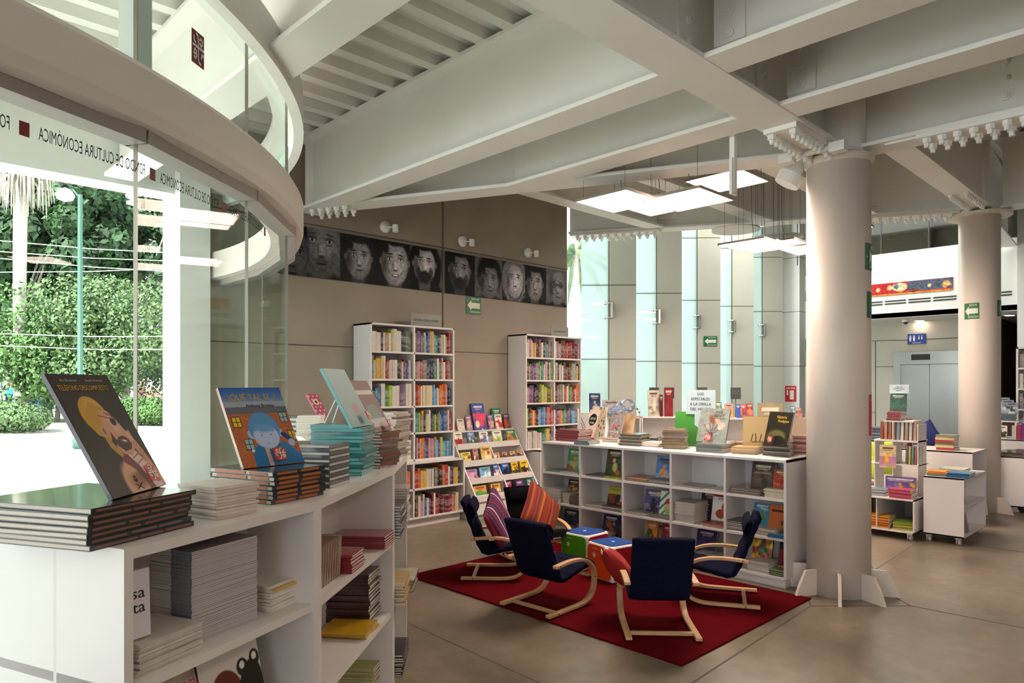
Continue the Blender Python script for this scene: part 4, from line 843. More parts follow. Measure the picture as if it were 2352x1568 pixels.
# ------------------------------------------------------------ reading corner
struct_rug = link('rug', MB().box((3.56, 2.215, .001), (5.40, 4.915, .012)), 'rug'); tag(struct_rug, 'dark red rectangular rug under the chairs and cube stools', 'rug')
def chair_master(cloth):
    e = empty('rocking_armchair', (0, 0, 0))
    # side frame: bent laminated wood, runner -> front curve -> armrest; x forward
    path = [(-.30, .020), (-.16, .020), (0, .020), (.10, .024), (.17, .042), (.225, .085), (.25, .15), (.248, .22), (.215, .285), (.155, .328), (.07, .352), (-.03, .36), (-.13, .356), (-.22, .348)]
    fine = []
    for i in range(len(path) - 1):
        p0, p1, p2, p3 = [Vector(path[max(0, min(len(path) - 1, i + j))]) for j in (-1, 0, 1, 2)]
        for k in range(4):
            t = k / 4; fine.append(.5 * ((2 * p1) + (p2 - p0) * t + (2 * p0 - 5 * p1 + 4 * p2 - p3) * t * t + (-p0 + 3 * p1 - 3 * p2 + p3) * t ** 3))
    fine.append(Vector(path[-1]))
    for s in (-1, 1):
        y = s * .222; pts = [(p.x, y, p.y) for p in fine]
        prof = [(-.021, -.011), (.021, -.011), (.021, .011), (-.021, .011)]; b = MB()
        ups = []
        for i, p in enumerate(fine):
            d = fine[min(i + 1, len(fine) - 1)] - fine[max(i - 1, 0)]; ups.append((-d.y, 0, d.x))
        b.sweep(prof, pts, ups); sf = link('side_frame', b, 'birch', e, bevel=.003)
        for x, z in ((-.18, .352), (.236, .2), (-.2, .02)):
            link('screw', MB().cyl((x, y + s * .02, z), (x, y + s * .024, z), .006, 8), 'dark_grey', sf)
        # seat-frame stave from under the front of the seat up the back
        b = MB().sweep([(-.014, -.009), (.014, -.009), (.014, .009), (-.014, .009)], [(.24, y - s * .075, .245), (.08, y - s * .075, .235), (-.06, y - s * .075, .205), (-.12, y - s * .075, .235), (-.17, y - s * .075, .34), (-.26, y - s * .075, .58)], (0, 0, 1)); link('seat_stave', b, 'birch', e)
    link('crossbar', MB().box((-.21, -.205, .010), (-.18, .205, .032)), 'birch', e, bevel=.003); link('crossbar', MB().box((.2, -.205, .2), (.225, .205, .225)), 'birch', e, bevel=.003)
    # cushion: one padded sheet running up the seat and the back with quilted ribs, folded pad at the head
    line = [(.285, .262), (.27, .285), (.2, .282), (.1, .262), (.0, .24), (-.07, .226), (-.115, .24), (-.15, .30), (-.185, .39), (-.225, .49), (-.262, .585), (-.285, .64), (-.29, .655)]
    pts = [Vector((x, 0, z)) for x, z in line]; N_ = 34; b = MB(); fine = []
    seg = []
    for i in range(len(pts) - 1):
        for k in range(5):
            t = k / 5; p0, p1, p2, p3 = [pts[max(0, min(len(pts) - 1, i + j))] for j in (-1, 0, 1, 2)]
            fine.append(.5 * ((2 * p1) + (p2 - p0) * t + (2 * p0 - 5 * p1 + 4 * p2 - p3) * t * t + (-p0 + 3 * p1 - 3 * p2 + p3) * t ** 3))
    fine.append(pts[-1]); m = 12; vs = []
    for i, p in enumerate(fine):
        d = (fine[min(i + 1, len(fine) - 1)] - fine[max(i - 1, 0)]).normalized(); nrm = Vector((-d.z, 0, d.x)); nrm = -nrm if nrm.z < 0 and i < 30 else nrm
        nrm = Vector((d.z, 0, -d.x)) if Vector((d.z, 0, -d.x)).dot(Vector((.6, 0, .8))) > 0 else Vector((-d.z, 0, d.x))
        rib = .003 * math.cos(i * 2 * math.pi / 5)
        for k in range(2 * m):
            a = 2 * math.pi * (k + .5) / (2 * m); cx_, cy_ = math.cos(a), math.sin(a); sx_ = math.copysign(abs(cx_) ** .35, cx_) * .2; sy_ = math.copysign(abs(cy_) ** .55, cy_) * (.026 + rib)
            vs.append(p + Vector((0, sx_, 0)) + nrm * sy_)
    k2 = 2 * m; fs = [(i * k2 + k, i * k2 + (k + 1) % k2, i * k2 + k2 + (k + 1) % k2, i * k2 + k2 + k) for i in range(len(fine) - 1) for k in range(k2)] + [tuple(range(k2))[::-1], tuple(range((len(fine) - 1) * k2, len(fine) * k2))]
    b.add(vs, fs); c = link('cushion', b, cloth, e, smooth=True)
    hp = MB(); k2 = 16; vs = []
    for y in [-.19, -.185, -.17, -.1, 0, .1, .17, .185, .19]:
        f = .6 if abs(y) >= .19 else (.85 if abs(y) > .18 else 1)
        for k in range(k2):
            a = 2 * math.pi * k / k2; u = math.cos(a) * .062 * f; v = math.sin(a) * .027 * f
            d = Vector((-.34, 0, .94)); n = Vector((.94, 0, .34)); vs.append(Vector((-.232, y, .585)) + d * u + n * (v + .02))
    hp.add(vs, [(i * k2 + k, i * k2 + (k + 1) % k2, i * k2 + k2 + (k + 1) % k2, i * k2 + k2 + k) for i in range(8) for k in range(k2)] + [tuple(range(k2)), tuple(range(8 * k2, 9 * k2))[::-1]]); link('head_pad', hp, cloth, e, smooth=True)
    return e
nv = chair_master('navy_cloth')
def put_chair(o, x, y, deg, label):
    o.location = (x, y, .0125); o.rotation_euler = (0, 0, R(deg)); o.scale = (1, 1, 1); tag(o, label, 'chair', 'small rocking armchairs on the rug')
c2 = copy_tree(nv); c3 = copy_tree(nv); c4 = copy_tree(nv)
put_chair(nv, 3.86, 3.53, 3, 'navy blue wooden armchair seen from the side beside the green cube stool')
put_chair(c2, 4.01, 2.69, 43, 'navy blue wooden armchair with its back to the viewer and a red cushion')
put_chair(c3, 4.88, 2.72, 119, 'navy blue wooden armchair standing close to the low bookcase and column')
put_chair(c4, 4.14, 4.40, -47, 'navy blue wooden armchair holding the purple striped cushion')
bk = chair_master('black_cloth'); put_chair(bk, 4.74, 4.50, -104, 'black wooden armchair holding the orange striped cushion')
def cushion(name, label, mtl, s, th, loc, rot, cat='cushion', sy=1):
    b = MB(); n = 18; vs = []
    for side in (1, -1):
        for i in range(n + 1):
            for j in range(n + 1):
                u, v = -1 + 2 * i / n, -1 + 2 * j / n; k = max(0, (1 - abs(u) ** 2.4)) ** .5 * max(0, (1 - abs(v) ** 2.4)) ** .5
                pin = 1 - .07 * (1 - abs(u)) * abs(v) ** 4 - .0; pin2 = 1 - .07 * (1 - abs(v)) * abs(u) ** 4
                vs.append((u * s / 2 * pin2, v * s / 2 * sy * pin, side * th / 2 * k + .006 * math.sin(5 * u + 3 * v) * k))
    m = (n + 1) ** 2; fs = []
    for i in range(n):
        for j in range(n):
            a = i * (n + 1) + j; fs.append((a, a + n + 1, a + n + 2, a + 1)); fs.append((m + a, m + a + 1, m + a + n + 2, m + a + n + 1))
    b.add(vs, fs); o = link(name, b, mtl, loc=loc, rot=rot, smooth=True); tag(o, label, cat); return o
cushion('cushion', 'purple and navy striped cushion on the armchair nearest the stepped stand', 'purple_stripes', .44, .13, (4.12, 4.38, .49), (R(72), R(-28), R(36)))
cushion('cushion', 'orange and red striped cushion standing on its corner on the black armchair', 'orange_stripes', .46, .12, (4.74, 4.45, .47), (R(62), R(40), R(-12)))
rc = cushion('cushion', 'red cushion with pale stitching sticking out beside the armchair back', 'red_cloth', .34, .14, (4.01, 3.01, .35), (R(50), R(10), R(40)))
st = MB()
for k in range(22):
    x = -.165 + k * .0152; st.cyl((x, .168, .012), (x + .006, .15, .03), .0022, 4); st.cyl((x, .168, -.012), (x + .006, .15, -.03), .0022, 4)
link('stitching', st, 'paper_white', rc)
def cube_stool(x, y, deg, label, front):
    e = empty('cube_stool', (x, y, .0125), R(deg), label, 'stool'); s = .315; h = .3
    link('body', MB().box((-s / 2, -s / 2, 0), (s / 2, s / 2, h)), 'white', e, bevel=.018)
    def rr(w_, h_, r_):
        pts = []
        for cx_, cy_, a0 in ((w_ / 2 - r_, h_ / 2 - r_, 0), (-w_ / 2 + r_, h_ / 2 - r_, 90), (-w_ / 2 + r_, -h_ / 2 + r_, 180), (w_ / 2 - r_, -h_ / 2 + r_, 270)):
            for k in range(6): a = R(a0 + 18 * k); pts.append((cx_ + r_ * math.cos(a), cy_ + r_ * math.sin(a)))
        return pts
    link('top_pad', MB().prism(rr(s - .03, s - .03, .035), h - .002, h + .004), 'cube_blue', e)
    for k, m_ in ((-90, front), (0, 'cube_red'), (90, 'cube_red'), (180, 'cube_orange')):
        b = MB().prism(rr(s - .03, h - .03, .035), 0, .003); me = b.mesh('side_pad'); me.transform(Matrix.Rotation(R(k), 4, 'Z') @ Matrix.Translation((0, -s / 2 - .001, h / 2)) @ FRONT); link('side_pad', me, m_, e)
    text('A LA ORILLA', .012, 'white', e, Matrix.Translation((-.0, 0, 0)) @ Matrix.Rotation(R(-90), 4, 'Z') @ Matrix.Translation((-.05, -s / 2 - .005, .255)) @ FRONT)
    st = MB()
    for k in range(6):
        a = R(30 + 60 * k); st.add([(0.0, 0, 0), (.012 * math.cos(a - .5), .012 * math.sin(a - .5), 0), (.03 * math.cos(a), .03 * math.sin(a), 0), (.012 * math.cos(a + .5), .012 * math.sin(a + .5), 0)], [(0, 1, 2, 3)])
    me = st.mesh('star_mark'); me.transform(Matrix.Rotation(R(-90), 4, 'Z') @ Matrix.Translation((-.06, -s / 2 - .0045, .2)) @ FRONT); link('star_mark', me, 'white', e)
    me = st.mesh('star_mark'); me.transform(Matrix.Translation((.0, 0, h + .0048)) @ Matrix.Diagonal((1, .6, 1, 1))); link('star_mark', me, 'white', e)
cube_stool(4.775, 3.64, -10, 'orange and red cube stool with a blue top', 'cube_orange'); cube_stool(4.94, 4.09, 0, 'green cube stool with a blue top', 'cube_green')

# ------------------------------------------------------------ low bookcase behind the rug
LX, LY0, LY1, LH_ = 5.50, 2.455, 5.165, 1.045; CW = (LY1 - LY0) / 5; LZS = (.09, .405, .725)
def low_case():
    e = empty('low_bookcase', (LX, LY0, 0), 0, 'low white two-sided bookcase of cubby holes behind the rug', 'bookcase'); D = .72; L_ = LY1 - LY0; T = .022
    for a, b, n in [((0, 0, .08), (D, T, LH_), 'side_panel'), ((0, L_ - T, .08), (D, L_, LH_), 'side_panel'), ((-.003, 0, LH_ - T), (D, L_, LH_), 'top_panel'), ((.355, T, .08), (.37, L_ - T, LH_ - T), 'back_panel'), ((.03, .02, 0), (D - .03, L_ - .02, .08), 'plinth')]: board(e, a, b, n)
    for k in range(1, 5): board(e, (.002, k * CW - T / 2, .08), (D, k * CW + T / 2, LH_ - T), 'divider')
    for z in LZS: board(e, (.003, T, z - T), (D, L_ - T, z))
low_case()
COLN = ['fifth', 'fourth', 'third', 'second', 'first']; ROWN = ['bottom', 'middle', 'top']
def cell(c, r): return Vector((LX, LY1 - c * CW - .015, LZS[r]))           # c counts from the drum end, r from the floor
def cpos(c, r, u, v): p = cell(c, r); return Vector((p.x + v, p.y - u, p.z))
CELLN = lambda c, r: '%s row, %s cubby from the drum' % (ROWN[r], ['first', 'second', 'third', 'fourth', 'fifth'][c])
def cstack(c, r, u, v, w_, l_, n, t, cols, lab, hard=False, kind='booklet'):
    p = cpos(c, r, u + w_, v)                                               # local x must run towards the viewer's right = -Y
    a = -90; P = cpos(c, r, u, v); nm = kind
    stack(nm, '%s, %s' % (lab, CELLN(c, r)), lab + ' ' + CELLN(c, r), (P.x, P.y), a, w_, l_, P.z, n, t, [PAL.get(x, x) for x in cols], hard, jit=.006, gap=.0004)
def cshow(c, r, u, v, w_, h_, cols, lab, tilt=12, texts=(), seed=None, z=0, t=.012, yaw=0):
    P = cpos(c, r, u + w_ / 2, v); P.z += z; sd = seed if seed is not None else c * 31 + r * 7 + int(u * 100)
    standing('storybook', '%s, %s' % (lab, CELLN(c, r)), P, -90 + yaw, tilt, w_, h_, t, cols if isinstance(cols, Ras) else easy_cover(sd, cols), cols[0] if not isinstance(cols, Ras) else 'k', texts)
def fill_low():
    cstack(0, 2, .03, .03, .2, .2, 3, .005, ['#6f8a70', '#5f7a66'], 'thin green picture books lying flat'); cstack(0, 2, .27, .02, .22, .22, 4, .005, ['w', '#a8a79e'], 'thin pale picture books lying flat')
    cshow(0, 2, .20, .16, .2, .25, ['#5c8a60', '#8fae84', '#a05a3a', '#c9a05a'], 'green face-out picture book')
    cstack(1, 2, .05, .02, .22, .22, 3, .005, ['#4a4a48', '#c8c0b4'], 'dark thin booklets lying flat'); cstack(1, 2, .29, .02, .2, .22, 3, .005, ['#a5b02c', 'y'], 'lime booklets lying flat')
    cshow(1, 2, .20, .14, .2, .28, ['#4a3f26', '#3c5a34', '#c07038', '#d8c88a'], 'dark green jungle face-out picture book')
    cstack(2, 2, .01, .02, .25, .25, 7, .005, ['#b08a7a', '#5a5a86', '#d0a050'], 'colourful thin booklets lying flat'); cstack(2, 2, .28, .02, .22, .22, 8, .005, ['#c8c4bc', '#5c5a58'], 'grey and white booklets lying flat')
    s = easy_cover(21, ['#5a86b8', '#7aa4cc', '#c05a4a', '#d8a07a']); cshow(2, 2, .24, .17, .19, .25, s, 'blue face-out picture book', texts=[('Olivia', 0, .19, .04, 'logo_red', .11)], z=.0)
    cstack(3, 2, .03, .03, .24, .28, 3, .004, ['#a8a29c'], 'thin grey booklets lying flat'); cstack(3, 2, .28, .02, .22, .22, 2, .004, ['#cbb8c4', 'w'], 'thin pink booklets lying flat')
    cstack(4, 2, .03, .02, .26, .22, 6, .009, ['#9a9088', '#6a6058'], 'brown picture books lying flat', True); cstack(4, 2, .33, .02, .17, .24, 8, .009, ['w', 'c'], 'white paperbacks lying flat')
    cshow(4, 2, .13, .17, .2, .27, easy_cover(5, ['#4e4038', '#6a584a', '#8a7a68', '#4a3c34']), 'brown face-out book, gold lettered', texts=[('Datos e', 0, .22, .035, 'sand', .12), ('increibles', 0, .18, .035, 'sand', .15)], t=.05); cshow(4, 2, .37, .10, .14, .15, ['#a8402c', '#d89a3c', '#b02c2c'], 'red and yellow face-out paperback', z=.076, tilt=8)
    cstack(0, 1, .02, .02, .2, .22, 24, .0055, ['w', '#d8d0c8'], 'white booklets piled high'); cstack(0, 1, .24, .06, .12, .2, 17, .006, ['#c8c0b6'], 'cream booklets piled high'); cstack(0, 1, .37, .02, .14, .2, 12, .0075, ['#4a3a30', '#8a7a6a'], 'brown booklets piled on lime ones', kind='booklet')
    cshow(0, 1, .18, .2, .16, .17, ['#4a2a1c', '#8a5a34', '#c08a4a'], 'brown face-out storybook', z=.06); cshow(0, 1, .36, .2, .14, .17, ['#4a6aa0', '#a8bcd8', '#3a5a90'], 'blue and white face-out storybook', z=.06)
    cstack(1, 1, .02, .02, .25, .25, 5, .005, ['#c8bcb4', '#a09890'], 'pale booklets lying flat'); cstack(1, 1, .25, .02, .25, .26, 8, .005, ['#8a847c', '#4e4a48', 'w'], 'grey booklets fanned out')
    s = easy_cover(77, ['#3a2f28', '#3a2f28', '#b0443a', '#8a3a34']); s.rect(0, .66, 1, 1, '#b8b43c'); cshow(1, 1, .2, .17, .18, .22, s, 'black and yellow face-out storybook', texts=[('Cinturones', 0, .19, .03, 'ink', .14)]); cshow(1, 1, .37, .15, .14, .22, ['#b8a8bc', '#d8d0dc', '#a03a4a', '#7a3a52'], 'lilac face-out storybook')
    cstack(2, 1, .01, .02, .24, .24, 5, .005, ['#9a948e', 'w'], 'grey booklets lying flat beside an easel'); cstack(2, 1, .28, .02, .23, .22, 6, .005, ['#a8a29c', '#7a7470'], 'grey booklets under the striped book')
    s = easy_cover(12, ['#5a5284', '#8a86ac', '#3a2c3c', '#2c2430']); s.ell(.6, .85, .14, .1, '#c8bc84'); cshow(2, 1, .13, .14, .2, .24, s, 'violet night face-out picture book')
    s = Ras(40, 50, '#e8e8e0', .8); [s.line([(-.6 + k * .3, 0), (.4 + k * .3, 1)], .045, '#2f8a50') for k in range(5)]; s.ell(.42, .36, .2, .26, '#a8c06a'); s.ell(.4, .62, .15, .12, '#c8384a'); s.ell(.4, .58, .2, .05, '#a83048'); s.ell(.42, .44, .13, .1, '#e0b898')
    cshow(2, 1, .33, .10, .19, .25, s, 'green striped face-out picture book')
    cstack(3, 1, .02, .02, .2, .24, 30, .0058, ['w', '#c6beb6', '#bdb4ac'], 'white paperbacks piled high'); cstack(3, 1, .30, .02, .22, .2, 5, .006, ['#8a3a34', '#c8a89c'], 'thin red booklets lying flat')
    s = Ras(30, 40, '#eee8e0', .78); s.rect(0, .9, 1, 1, '#b04038'); s.ell(.35, .35, .2, .16, '#a8402c'); s.ell(.55, .38, .2, .16, '#b34a30'); s.ell(.42, .58, .05, .14, '#a8402c'); s.ell(.66, .2, .12, .08, '#3a6a4a'); cshow(3, 1, .29, .18, .2, .27, s, 'white face-out book, red animal', texts=[('MAYA', .01, .225, .035, 'logo_red', .1)]); cshow(3, 1, .14, .24, .2, .28, ['#3c3026', '#50443a', '#2c241e'], 'dark brown face-out picture book')
    cstack(4, 1, .0, .02, .16, .2, 12, .007, ['w', '#4a4a4c'], 'black and white booklets lying flat'); cstack(4, 1, .2, .02, .22, .22, 9, .005, ['w', '#b8a078'], 'pale booklets under the orange book'); cstack(4, 1, .37, .0, .14, .2, 5, .006, ['#4a7a9c', '#2f5f86'], 'blue booklets lying flat')
    s = easy_cover(31, ['#4a86b0', '#4a86b0', '#b8b040', '#4a8a4a']); cshow(4, 1, .14, .2, .15, .19, s, 'blue and green face-out picture book', z=.045, texts=[('Yoyo', .02, .14, .035, 'white', .07)])
    s = Ras(30, 30, '#c86a24', 1); s.rect(.12, .72, .9, .82, '#4a2418'); s.ell(.7, .25, .06, .12, '#3a2418'); cshow(4, 1, .29, .18, .17, .19, s, 'orange face-out storybook', z=.045); cshow(4, 1, .46, .16, .06, .19, ['#6fae3a', '#3a8a4a'], 'lime green face-out storybook', z=.04)
    cstack(0, 0, .02, .02, .3, .2, 9, .006, ['w', '#aaa49e'], 'white booklets lying flat'); cshow(0, 0, .13, .18, .2, .22, ['#2c3456', '#3a4a6a', '#20243c'], 'navy face-out storybook', z=.0); cshow(0, 0, .35, .15, .16, .2, ['#3a3440', '#8a8490', '#5a4a5a'], 'dark grey face-out storybook')
    cstack(1, 0, .04, .02, .28, .22, 10, .007, ['#8a7a6a', 'w'], 'brown booklets lying flat'); cshow(1, 0, .14, .16, .2, .24, ['#26305a', '#2f3f6e', '#c08a3c', '#a05a30'], 'navy face-out picture book with a bright figure', z=.0); cshow(1, 0, .35, .14, .17, .25, ['#2c2018', '#4a3424', '#28402c'], 'dark brown and green face-out storybook')
    cshow(2, 0, .14, .14, .13, .24, ['#d08a24', '#c8541e', '#2f6a3c', '#8a2c2c'], 'orange face-out picture book'); cshow(2, 0, .22, .2, .16, .23, ['#c8b49c', '#c0a890'], 'plain tan book behind the orange one'); cshow(2, 0, .32, .14, .19, .24, ['#8a2430', '#b03c4a', '#c8a0a8', '#a8384a'], 'crimson face-out picture book')
    cshow(3, 0, .12, .2, .2, .24, ['#34305e', '#3f3a72', '#2c284e'], 'violet face-out storybook', t=.03); cshow(3, 0, .44, .2, .08, .22, ['#a8541e', '#8a3a1c'], 'orange face-out storybook standing at the divider'); cstack(3, 0, .2, .02, .15, .2, 8, .007, ['w'], 'white paperbacks lying flat'); cstack(3, 0, .36, .02, .15, .2, 8, .007, ['w', '#c8c8c0'], 'pale paperbacks lying flat')
    s = easy_cover(64, ['#b8a03a', '#c04a5a', '#c8b83c', '#4a7a4a']).noise(.5, 14, 8); cshow(4, 0, .13, .2, .18, .24, s, 'face-out book of yellow figures', z=.07); cstack(4, 0, .18, .02, .19, .22, 12, .0068, ['w', '#c9c2ba'], 'white paperbacks lying flat'); cstack(4, 0, .38, .02, .14, .22, 6, .008, ['#3a4a34', '#8a9a7a'], 'dark green picture books lying flat', True)
    s = Ras(24, 40, '#7a2026', .55); s.rect(0, .6, 1, 1, '#1c2438'); s.ell(.25, .75, .05, .06, '#e8e8e0'); s.rect(0, 0, 1, .12, '#b0a030'); cshow(4, 0, .39, .14, .12, .27, s, 'navy and red face-out storybook', z=.03)
mat('sand', '#c8b06a', .5); mat('gold', '#c49a3a', .5); mat('pale_ink', '#a9a49c', .6); mat('yellow_ink', '#e8c23a', .5)

fill_low()
# piles and face-out books along the top of the low bookcase
TZ = LH_ + .001
def tstack(px, py, ang, w_, l_, n, t, cols, lab, hard=True, name='picture_book_copy', alt=None, z=TZ, jit=.01, side='f'):
    p = onz(px, py, z)
    if p.x > 5.95: p = onx(px, 900, 5.95)
    return stack(name, lab, lab, (p.x, p.y), ang, w_, l_, z, n, t, [PAL.get(c, c) for c in cols], hard, side, jit, .001, alt=alt)
def top_low():
    tstack(1276, 1011, -88, .32, .30, 9, .0125, ['#7a2c38', '#8e3a48'], 'dark red hardcover in the pile at the drum end of the low bookcase top'); tstack(1318, 1019, -88, .19, .2, 3, .012, ['#5c7488', '#8aa0ac'], 'slate blue book in the small pile in front of the red one')
    tstack(1420, 1021, -92, .14, .14, 2, .008, ['#8a5a4a'], 'thin brown booklet lying beside the dark pile', False)
    tstack(1424, 1022, -80, .22, .26, 11, .0095, ['#3c3630', '#5a544c', '#8a8478'], 'dark hardcover in the fanned pile next to the white booklets'); tstack(1473, 1024, -88, .2, .2, 5, .008, ['w', '#e4ded8'], 'white booklet in the low pile before the tall tan one', False); tstack(1478, 1008, -70, .16, .18, 5, .013, ['#2c3a52'], 'navy hardcover in the small pile behind the white booklets')
    tstack(1522, 1030, -66, .21, .23, 11, .0165, ['#8a6e50', '#a08864', '#6a5c4c'], 'tan hardcover in the tall pile on the low bookcase', True)
    tstack(1598, 1037, -86, .25, .26, 6, .0125, ['#6f7a74', '#7d8a84'], 'grey green hardcover in the pile under the flower book', True); tstack(1678, 1041, -80, .21, .22, 5, .0115, ['#b59a70', '#c8ac84'], 'straw coloured book in the low pile beside the flower book', False)
    tstack(1752, 1045, -84, .22, .24, 8, .0125, ['#2c2a26', '#4a463e', '#8a847a'], 'black hardcover in the pile under the dark yellow lettered book'); tstack(1700, 1024, -90, .2, .2, 9, .009, ['#c9b78c', '#8a9a6a'], 'pale yellow booklet in the pile behind the straw ones', False); tstack(1668, 1022, -86, .16, .2, 6, .012, ['#b5702c'], 'orange hardcover in the pile behind the flower book')
    tstack(1815, 1038, -90, .26, .22, 14, .0115, ['#cfc0ae', '#a89c94', '#b8554a'], 'cream booklet in the pile at the column end of the low bookcase', False, jit=.02); tstack(1385, 998, -90, .2, .2, 4, .01, ['#c8bcae'], 'pale booklet behind the easel books', False)
    # face-out books: base points measured on the cabinet top
    def show(px, py, z, rz, tilt, w_, h_, ras, cov, lab, texts=(), emb=None, t=.014, easel=True):
        p = onz(px, py, z) if py > 100 else onx(px, 900, py); p.z = z; o = standing('storybook', lab, p, rz, tilt, w_, h_, t, ras, cov, texts, emb=emb)
        return o
    s = Ras(60, 90, '#e2cfc2', .66); s.ell(.33, .64, .24, .22, '#141414', 0, .05); s.ell(.33, .14, .2, .16, '#141414', 0, .05); s.ell(.3, .1, .14, .13, '#b04a3a'); s.ell(.36, .12, .07, .12, '#e8c4ae')
    show(1350, 1004, TZ + .035, -104, 20, .19, .32, s, '#8a2c2c', 'face-out book with a black oval title standing near the red pile', [('LEYOR', 0, .215, .04, 'cream_sign', .09), ('in Saco', 0, .17, .04, 'cream_sign', .08)])
    s = Ras(60, 80, '#9a9290', .75); s.noise(.2, 30, 2); s.line([(.25, .6), (.5, .52), (.25, .48), (.25, .6)], .03, '#c85a5a'); s.line([(.4, .5), (.5, .42)], .03, '#4a4a52'); s.line([(.5, .6), (.62, .58)], .02, '#7a3a44')
    show(1407, 1012, TZ + .01, -100, 16, .2, .29, s, '#7a6a60', 'grey face-out book with a red emblem beside the oval title one', emb=(0, .03, .05), texts=[('LA CIUDAD', 0, .1, .02, 'cream_sign', .13)])
    s = Ras(40, 50, '#d5d0c8', .8); s.line([(.1, .8), (.5, .3)], .015, '#2a2a2a'); s.line([(.15, .6), (.3, .4)], .015, '#2a2a2a'); s.line([(.6, .8), (.7, .5)], .015, '#2a2a2a'); show(1340, 6.08, TZ, -96, 14, .26, .30, s, 'w', 'white face-out book with black strokes behind the red pile')
    s = Ras(40, 50, '#d8d6c6', .9); r = random.Random(3)
    for k in range(34): s.ell(r.uniform(.05, .85), r.uniform(.05, .95), .05, .05, r.choice(['#c8a02c', '#3a7a4a', '#a83c34', '#e0c840', '#4a4a8a']), 0, .3)
    show(1372, 6.16, TZ, -96, 8, .2, .37, s, 'w', 'white face-out book dotted with colours behind the oval title book')
    show(1430, 6.10, TZ, -92, 14, .24, .31, Ras(12, 14, '#c0a07c').noise(.2, 6, 1), '#b09070', 'plain kraft brown book behind the grey emblem book')
    s = Ras(90, 110, '#8e958f', .8); s.noise(.08, 12, 5)
    for x0, y0, x1, y1 in [(.38, .2, .3, .55), (.38, .2, .42, .8), (.38, .2, .55, .6), (.38, .2, .7, .5), (.38, .2, .15, .5), (.38, .22, .22, .34)]: s.line([(x0, y0), (x1, y1)], .009, '#5a4a44')
    for x, y, a, b_, c in [(.35, .66, .09, .2, '#8a5a44'), (.52, .62, .09, .14, '#c8a898'), (.64, .5, .13, .11, '#d2b4a8'), (.6, .42, .1, .08, '#d8bfb4'), (.26, .44, .06, .1, '#caa89c'), (.45, .78, .05, .1, '#8a7a6c'), (.37, .2, .07, .1, '#4a4844')]: s.ell(x, y, a, b_, c, 25, .5)
    s.noise(.1, 40, 6); show(1632, 1014, 1.125, -88.7, 18, .30, .325, s, '#6f7a74', 'large grey green face-out book with a pale flower bouquet', [('MAX', .045, .285, .035, 'ink', .07), ('ERNST', .05, .25, .035, 'ink', .1), ('MI INFANCIA', .07, .225, .014, 'ink', .09)], emb=(-.02, .035, .065))
    s = Ras(60, 80, '#2b271f', .75); s.ell(.36, .22, .34, .26, '#6a6438', 0, .3); s.ell(.42, .12, .26, .17, '#1c1914', 0, .3); s.ell(.2, .14, .14, .18, '#4a4a30', 0, .4)
    show(1780, 5.70, 1.154, -112, 15, .27, .28, s, 'k', 'black face-out book with yellow lettering at the column end', [('Historia', .02, .235, .038, 'yellow_ink', .11), ('Prodigiosa', .045, .2, .034, 'yellow_ink', .12)], emb=(-.04, .035, .05))
    s = Ras(50, 60, '#b9a274', .85); s.grad('#8f7c50', '#b9a274', 0, .35); s.ell(.5, .2, .4, .15, '#a8935c'); s.line([(.25, .32), (.3, .5)], .02, '#5a4a3a'); s.line([(.4, .3), (.38, .52)], .02, '#4a3c30'); s.line([(.5, .3), (.55, .5)], .02, '#5a4a3a'); s.line([(.3, .3), (.8, .3)], .02, '#6a5a40')
    show(1738, 5.93, TZ, -70, 12, .25, .33, s, '#26283a', 'tan face-out landscape book behind the black one'); show(1768, 6.08, TZ, -66, 16, .22, .46, easy_cover(8, ['#9a8a6a', '#b8a07a', '#8a7a8a']), '#8a7a6a', 'tall leaning tan book behind the landscape book')
    show(1830, 6.03, TZ, -84, 8, .3, .32, Ras(10, 10, '#b5a490').rect(.5, .3, .7, .4, '#d8452c'), '#a89882', 'plain kraft book with a red sticker beside the column')
    s = Ras(24, 24, '#3f8a34', 1.1); s.grad('#2f6a2c', '#4a9a3c', 0, 1); show(1580, 6.05, TZ, -72, 12, .28, .35, s, '#b05a34', 'bright green face-out book between the tan pile and the sign')
    p = onx(1609, 950, 6.12); e = empty('section_sign', (p.x, p.y, TZ), R(-80), 'pale acrylic sign lettered LOS ESPECIALES A LA ORILLA DEL VIENTO', 'sign')
    link('sign_plate', MB().box((-.15, 0, .32), (.15, .004, .56)), 'acrylic_blue', e); link('sign_stem', MB().box((-.06, 0, 0), (.06, .004, .32)), 'acrylic_blue', e); link('sign_foot', MB().box((-.09, -.05, 0), (.09, .06, .004)), 'acrylic_blue', e)
    for k, ln in enumerate(['LOS', 'ESPECIALES', 'A LA ORILLA', 'DEL VIENTO']): text(ln, .038, 'ink', e, Matrix.Translation((0, -.002, .52 - k * .05)) @ FRONT)
    p = onz(1470, 985, TZ)
top_low()

